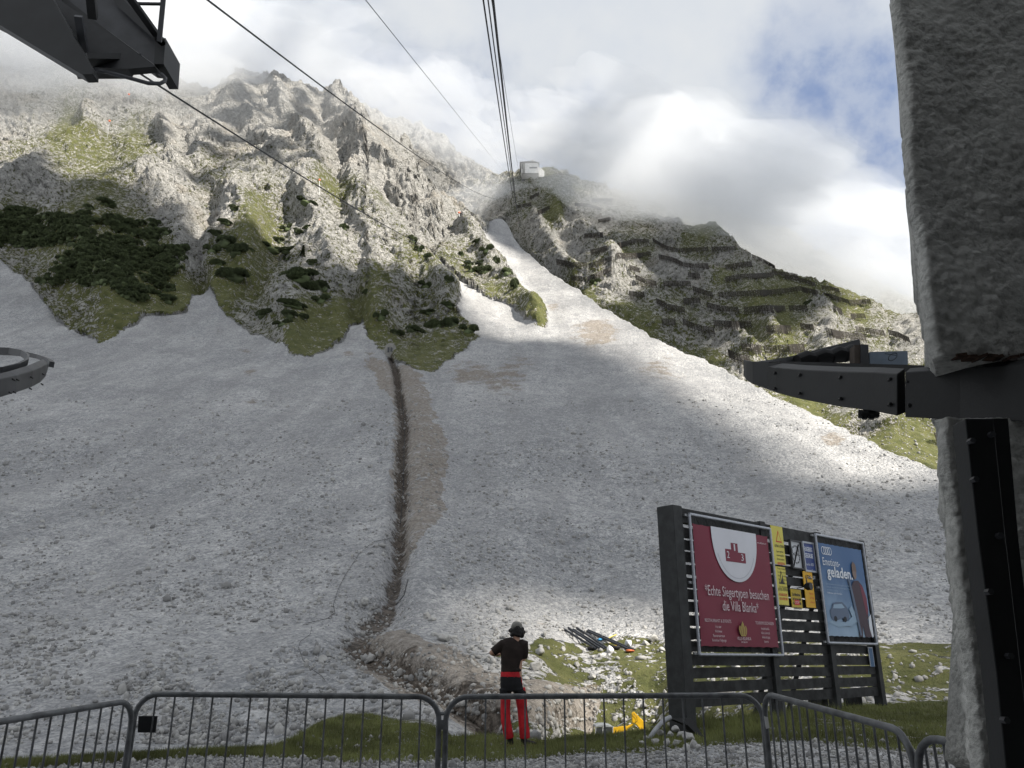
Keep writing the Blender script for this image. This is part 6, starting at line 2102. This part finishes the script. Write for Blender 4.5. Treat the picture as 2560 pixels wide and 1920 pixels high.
mb = MB(); mb.prism([e_(1531, 1836), e_(1531, 1820), e_(1548, 1817), e_(1568, 1815), e_(1568, 1826), e_(1550, 1831)], (0, .22, 0)); mb.build("boom", M_YELP, ex, bevel=.015)
mb = MB(); mb.prism([e_(1581, 1806), e_(1580, 1783), e_(1585, 1779), e_(1612, 1806), e_(1610, 1822), e_(1603, 1826), e_(1597, 1819), e_(1592, 1812)], (0, .2, 0)); mb.build("dipper_arm", M_YELP, ex, bevel=.015)
mb = MB(); mb.tube([e_(1543, 1816), e_(1578, 1795)], .022, 8); mb.build("hydraulic_ram", M_GALV, ex)
mb = MB(); mb.tube([e_(1566, 1820, YE + .1), e_(1583, 1810, YE + .1)], .06, 8); mb.build("elbow", M_YELP, ex)
mb = MB(); mb.tube([e_(1583, 1784, YE - .05), e_(1592, 1793, YE - .05), e_(1593, 1803, YE - .05), e_(1586, 1808, YE - .05)], .012, 5); mb.build("hose", M_BLACKPLASTIC, ex)
mb = MB(); mb.prism([e_(1604, 1822), e_(1616, 1824), e_(1618, 1840), e_(1607, 1848), e_(1602, 1838)], (0, .4, 0)); mb.build("bucket", M_STEEL2, ex)

# ------------------------------------------------------------------ pipes, sacks and wheels left on the rubble
def gz(u, v, up=0.0):
    g, n_ = ground(u, v)
    return g + V3((0, 0, up))


M_PIPE = simple_mat("black_plastic_pipe", (0.020, 0.023, 0.030), 0.4, var=0.2, scale=2)
PIPES = [((1409, 1576), (1490, 1626), "leftmost black pipe of the bundle on the rubble"), ((1421, 1573), (1500, 1625), "second black pipe from the left in the bundle"),
         ((1433, 1577), (1511, 1625), "third black pipe from the left in the bundle"), ((1442, 1573), (1519, 1625), "rightmost black pipe of the bundle of four"),
         ((1467, 1581), (1583, 1632), "lower of the two long black pipes lying apart"), ((1471, 1579), (1586, 1629), "upper of the two long black pipes lying apart")]
for a, b, lab in PIPES:
    A = gz(*a, .1); B = gz(*b, .1); mid_ = A.lerp(B, .5)
    g = drop(mid_.x, mid_.y) if False else mid_
    o = MB().tube([A, A.lerp(B, .33), A.lerp(B, .66), B], .075, 10).build("plastic_pipe", M_PIPE, None, smooth=True)
    tag(o, lab, "pipe", "black pipes on the rubble")


def lump(name, p, r, mat, label, cat, group=None, seed=0, rough=.35, flatk=1.0, sub=3):
    bm = bmesh.new(); bmesh.ops.create_icosphere(bm, subdivisions=sub, radius=1)
    P = np.array([q.co for q in bm.verts]); F = np.array([[q.index for q in f.verts] for f in bm.faces]); bm.free()
    rs = np.random.RandomState(seed)
    # facets: cut by random planes
    for _ in range(15):
        n_ = rs.normal(size=3); n_ /= np.linalg.norm(n_); c = rs.uniform(.42, .85)
        d = P @ n_; P = P - np.maximum(0, d - c)[:, None] * n_[None] * .92
    P = P * (1 + rough * .25 * fbm(P * 2.2 + seed * 3.1, 3))[:, None] * (np.array([rs.uniform(.85, 1.2), rs.uniform(.8, 1.1), rs.uniform(.65, .9) * flatk]) * r)
    o = mesh_obj(name, P, F, mat)
    o.location = p; o.rotation_euler = (0, 0, rs.uniform(0, 6))
    return tag(o, label, cat, group)


lump("blue_bag", gz(1500, 1603, .12), .28, flat("bright_blue_bag_plastic", (.05, .28, .55)), "small bright blue bag between the two sets of pipes", "bag", seed=3, flatk=.6)
lump("white_sack", gz(1525, 1631, .2), .30, flat("white_sack_cloth", (.6, .6, .62)), "white sack at the lower end of the pipe bundle", "sack", seed=4, flatk=1.3)
lump("white_sack", gz(1572, 1618, .2), .32, flat("white_sack_cloth", (.55, .56, .62)), "white sack behind the long pipes", "sack", seed=5, flatk=1.4)
lump("orange_bag", gz(1574, 1630, .08), .35, flat("orange_bag_plastic", (.45, .12, .04)), "orange brown bag under the end of the long pipes", "bag", seed=6, flatk=.4)
for (u, v, lab, colr) in ((1481, 1625, "dark tyre lying against the pipe bundle's lower end", M_RUBBER), (1538, 1623, "dark tyre with yellow rim beside the white sack", M_RUBBER)):
    p = gz(u, v, .12); root = empty("tyre", p); tag(root, lab, "tyre")
    MB().tube([V3((.24 * math.cos(a), .24 * math.sin(a), 0)) for a in np.linspace(0, 2 * math.pi, 17)], .11, 8).build("rubber", M_RUBBER, root, smooth=True)
    MB().tube([V3((0, 0, -.06)), V3((0, 0, .13))], .10, 10).build("rim", M_YELP if u > 1500 else M_STEEL2, root)
for a, b, lab in (((1519, 1600), (1541, 1592), "upper thin yellow rod lying by the blue bag"), ((1524, 1612), (1548, 1614), "lower thin yellow rod among the pipes")):
    tag(MB().tube([gz(*a, .1), gz(*b, .15)], .04, 6).build("yellow_rod", flat("pale_yellow_plastic", (.6, .5, .12)), None), lab, "rod")

# ------------------------------------------------------------------ single boulders
BOULD = [(1349, 1637, 17, "biggest pale boulder on the grass right of the man"), (1338, 1676, 17, "crumbly pale boulder beside the man's hip"), (1319, 1623, 10, "pale rock close to the man's right shoulder"),
         (1317, 1646, 9, "pale rock between the man's elbow and the biggest boulder"), (1352, 1620, 7, "small rock touching the top of the biggest boulder"), (1407, 1627, 9, "rock on the grass below the pipe bundle"),
         (1443, 1666, 8, "rock on the grass midway between man and billboard"), (1481, 1697, 9, "rock at the upper edge of the gravel streak"), (1314, 1700, 10, "rock by the man's thigh at the grass edge"),
         (1105, 1602, 17, "big grey boulder left of the man's head"), (1134, 1599, 11, "boulder next to the big grey one left of the man"), (1085, 1590, 9, "upright white stone left of the big grey boulder"), (1177, 1624, 9, "white stone just left of the man's shoulder"),
         (910, 1512, 15, "angular boulder at the upper bend of the trench"), (928, 1654, 14, "pale boulder at the lower left bank of the trench"), (859, 1643, 8, "bright white stone left of the trench bend"), (808, 1655, 13, "grey boulder left of the trench bend"), (820, 1640, 9, "small boulder above the grey one left of the trench"),
         (1066, 1545, 11, "upper of two long stones on the rubble above the trench"), (1080, 1552, 10, "lower of two long stones on the rubble above the trench"), (1108, 1471, 8, "round grey stone alone on the scree above the man"), (1481, 1478, 9, "pale flat stone on the scree above the pipes"),
         (925, 1168, 8, "white slab high on the scree left of the trench"), (832, 1203, 8, "second white slab, lower on the left scree"), (540, 1536, 10, "pale boulder alone on the lower left scree"), (868, 1548, 10, "boulder on the left rim of the trench bend"),
         (1633, 1604, 14, "white boulder heap's largest stone left of the billboard"), (1615, 1612, 9, "stone next to the largest one left of the billboard"), (1655, 1628, 8, "stone touching the billboard post's left side"), (1610, 1572, 7, "small stone above the heap left of the billboard")]
for i, (u, v, r, lab) in enumerate(BOULD):
    g, n_ = ground(u, v)
    rr_ = r * g.y / 2009.0
    lump("boulder", g + V3((0, 0, rr_ * .45)), rr_ * 1.1, M_STONE, lab, "boulder", "single boulders on the slope", seed=i + 10, rough=.6)
FOOT = [(1691, 1822, 11, "top rock of the pile at the billboard's big post"), (1703, 1834, 13, "second rock from the top in the pile by the post"), (1675, 1836, 11, "rock left of centre in the pile by the post"), (1650, 1832, 9, "rock behind the bent grey hose"),
        (1638, 1853, 12, "rock at the lower end of the bent grey hose"), (1668, 1856, 14, "large middle rock in the pile by the post"), (1691, 1855, 12, "rock right of the large middle one by the post"), (1720, 1845, 14, "large angular rock right in the pile by the post"),
        (1733, 1859, 12, "rock leaning on the steel foot's lower end"), (1746, 1869, 9, "rightmost small rock of the pile by the post"), (1716, 1869, 12, "front right rock of the pile by the post"), (1614, 1845, 8, "small rock left of the grey hose"), (1606, 1857, 8, "leftmost small rock of the pile by the post")]
for i, (u, v, r, lab) in enumerate(FOOT):
    g, n_ = ground(u, min(1900, v + r))
    Yk = min(g.y, 13.6)
    rr_ = r * Yk / 2009.0
    lump("rock", P3(u, v, Yk), rr_ * 1.12, M_STONE, lab, "rock", "rocks piled at the foot of the billboard post", seed=i + 70, rough=.6)
# bent grey hose
tag(MB().tube([P3(1676, 1793, 13.75), P3(1664, 1799, 13.7), P3(1654, 1807, 13.6), P3(1644, 1818, 13.5), P3(1635, 1829, 13.45), P3(1626, 1843, 13.4), P3(1621, 1858, 13.4)], .036, 10).build("grey_hose", simple_mat("grey_conduit", (.28, .29, .31), .5), None, smooth=True), "bent pale grey conduit rising from the rocks to the billboard post", "conduit")
# thin black lines along the scree
def line_on_ground(pl, r, label, up=.05):
    pts = []
    for i in range(len(pl) - 1):
        for f in np.linspace(0, 1, 6)[:-1]:
            g, n_ = ground(pl[i][0] * (1 - f) + pl[i + 1][0] * f, pl[i][1] * (1 - f) + pl[i + 1][1] * f)
            if g is not None: pts.append(g + V3((0, -.05, up)))
    tag(MB().tube(pts, r, 5).build("loose_wire", M_CABLE, None), label, "wire")


line_on_ground([(990, 1344), (932, 1356), (899, 1385), (863, 1440), (845, 1476), (834, 1512), (837, 1534), (819, 1548), (772, 1559), (754, 1566)], .016, "thin dark wire looping left from the trench down the scree")
line_on_ground([(780, 1567), (776, 1588), (751, 1606), (747, 1621), (758, 1653), (780, 1675), (805, 1693), (816, 1708)], .013, "thin dark wire curling on the stones left of the trench bend")
line_on_ground([(1003, 990), (1012, 1060), (1010, 1140), (1008, 1230), (1000, 1330)], .05, "thin dark pipe lying along the trench bed")
line_on_ground([(1020, 1450), (1010, 1490), (985, 1520)], .03, "short dark wire crossing the right rim of the trench")

# ------------------------------------------------------------------ turf tufts and gravel on the terrace
def near_litter():
    r = np.random.RandomState(8)
    V = []; F = []; nv = 0
    for _ in range(24000):
        u = r.uniform(-20, 2480)
        vc = float(np.interp(u, [p[0] for p in CREST], [p[1] for p in CREST]))
        lowv = float(np.interp(u, [0, 500, 700, 845, 1242, 1500, 1750, 2003, 2230, 2442], [1925, 1890, 1892, 1907, 1903, 1880, 1865, 1850, 1876, 1872]))
        v = vc + 2 + (lowv - vc) * r.uniform(0, 1) ** 1.1
        if v > 1935: continue
        g, n_ = ground(u, v)
        if g is None or g.y > 24: continue
        tall = (.05 + .06 * r.rand()) * (2.0 if 1735 < u < 2120 and r.rand() < .45 and v < vc + 30 else 1)
        for k in range(4):
            a = r.uniform(0, 6.28); b = np.array([g.x, g.y, g.z - .01]) + np.append(r.normal(0, .03, 2), 0)
            t = np.array([math.cos(a), math.sin(a), 0]) * .005
            tip = b + np.array([r.normal(0, .025), r.normal(0, .025), tall * r.uniform(.6, 1.2)])
            V += [b - t, b + t, tip]; F.append([nv, nv + 1, nv + 2]); nv += 3
    tag(mesh_obj("grass_tufts", np.array(V), np.array(F), simple_mat("grass_blades", (.155, .17, .060), .8, var=.45, scale=.9)), "short wiry grass tufts along the terrace edge", "grass", None, "stuff")
    bm = bmesh.new(); bmesh.ops.create_icosphere(bm, subdivisions=1, radius=1)
    B = np.array([q.co for q in bm.verts]); F0 = np.array([[q.index for q in f.verts] for f in bm.faces]); bm.free()
    Vs = []; Fs = []; nv = 0
    for _ in range(9000):
        u = r.uniform(-20, 2480)
        lowv = float(np.interp(u, [0, 500, 700, 845, 1242, 1500, 1750, 2003, 2230, 2442], [1912, 1888, 1890, 1905, 1900, 1878, 1862, 1850, 1874, 1872]))
        v = r.uniform(lowv - 4, 1940) if r.rand() < .85 else r.uniform(lowv - 60, 1930)
        g, n_ = ground(u, v)
        if g is None or g.y > 20: continue
        s_ = .010 + .020 * r.rand() ** 2 + (.04 * r.rand() if r.rand() < .02 else 0)
        P = B * r.uniform(.6, 1.3, 3) * (1 + .2 * r.normal(size=(len(B), 1))) * s_ + np.array(g) + np.array([0, 0, s_ * .3])
        Vs.append(P); Fs.append(F0 + nv); nv += len(P)
    tag(mesh_obj("gravel_stones", np.concatenate(Vs), np.concatenate(Fs), M_STONE), "small pale gravel stones covering the terrace", "gravel", None, "stuff")


near_litter()

# ------------------------------------------------------------------ drifting mist on the ridges
def mist_mat(name, dens):
    m, nt = new_mat(name); s = N(nt)
    v = s.n('ShaderNodeVolumePrincipled')
    v.inputs['Color'].default_value = (0.86, 0.88, 0.91, 1)
    v.inputs['Density'].default_value = dens
    v.inputs['Anisotropy'].default_value = 0.2
    s.out(None, v.outputs[0])
    return m


def mist(u, v, Y, rx, ry, rz, dens, label, rot=0.0, seed=0):
    bm = bmesh.new(); bmesh.ops.create_icosphere(bm, subdivisions=5, radius=1)
    P = np.array([q.co for q in bm.verts]); F = np.array([[q.index for q in f.verts] for f in bm.faces]); bm.free()
    n = 1 + 0.55 * fbm(P * 1.6 + seed * 7.7, 5, 0.5)
    P = P * n[:, None] * np.array([rx, ry, rz])
    c, s_ = math.cos(rot), math.sin(rot)
    P = np.stack([P[:, 0] * c - P[:, 2] * s_, P[:, 1], P[:, 0] * s_ + P[:, 2] * c], -1)
    o = mesh_obj("mist", P + PT(u, v, Y)[None], F, mist_mat("mist", dens), smooth=True)
    return tag(o, label, "mist", None, "stuff")


mist(60, 70, 420, 150, 70, 56, 0.017, "bank of mist hiding the cliffs at the upper left", -0.1, 1)
mist(420, 100, 470, 130, 60, 34, 0.010, "thin mist over the left crest", 0.0, 2)
mist(720, 170, 470, 100, 40, 30, 0.008, "faint veil over the jagged crest", -0.2, 12)
mist(560, 250, 392, 150, 26, 46, 0.0035, "pale veil of mist before the upper rock faces", 0.0, 14)
mist(1110, 290, 640, 90, 50, 42, 0.011, "mist over the dark peak", -0.5, 3)
mist(1230, 505, 540, 40, 24, 18, 0.018, "wisp of mist in the head of the ravine", 0, 4)
mist(1400, 380, 535, 40, 16, 20, 0.004, "veil before the summit station", -0.2, 10)
mist(1640, 430, 450, 90, 50, 30, 0.016, "dense cloud lying on the right ridge", -0.25, 5)
mist(1830, 470, 480, 130, 60, 38, 0.014, "cloud above the right ridge", -0.35, 6)
mist(2080, 590, 490, 120, 55, 36, 0.014, "cloud between the right ridge and the far hill", -0.45, 7)
mist(2320, 740, 460, 70, 40, 24, 0.014, "mist at the foot of the far hill", -0.4, 8)
mist(1540, 400, 560, 60, 40, 26, 0.012, "thin cloud right of the summit station", -0.3, 9)
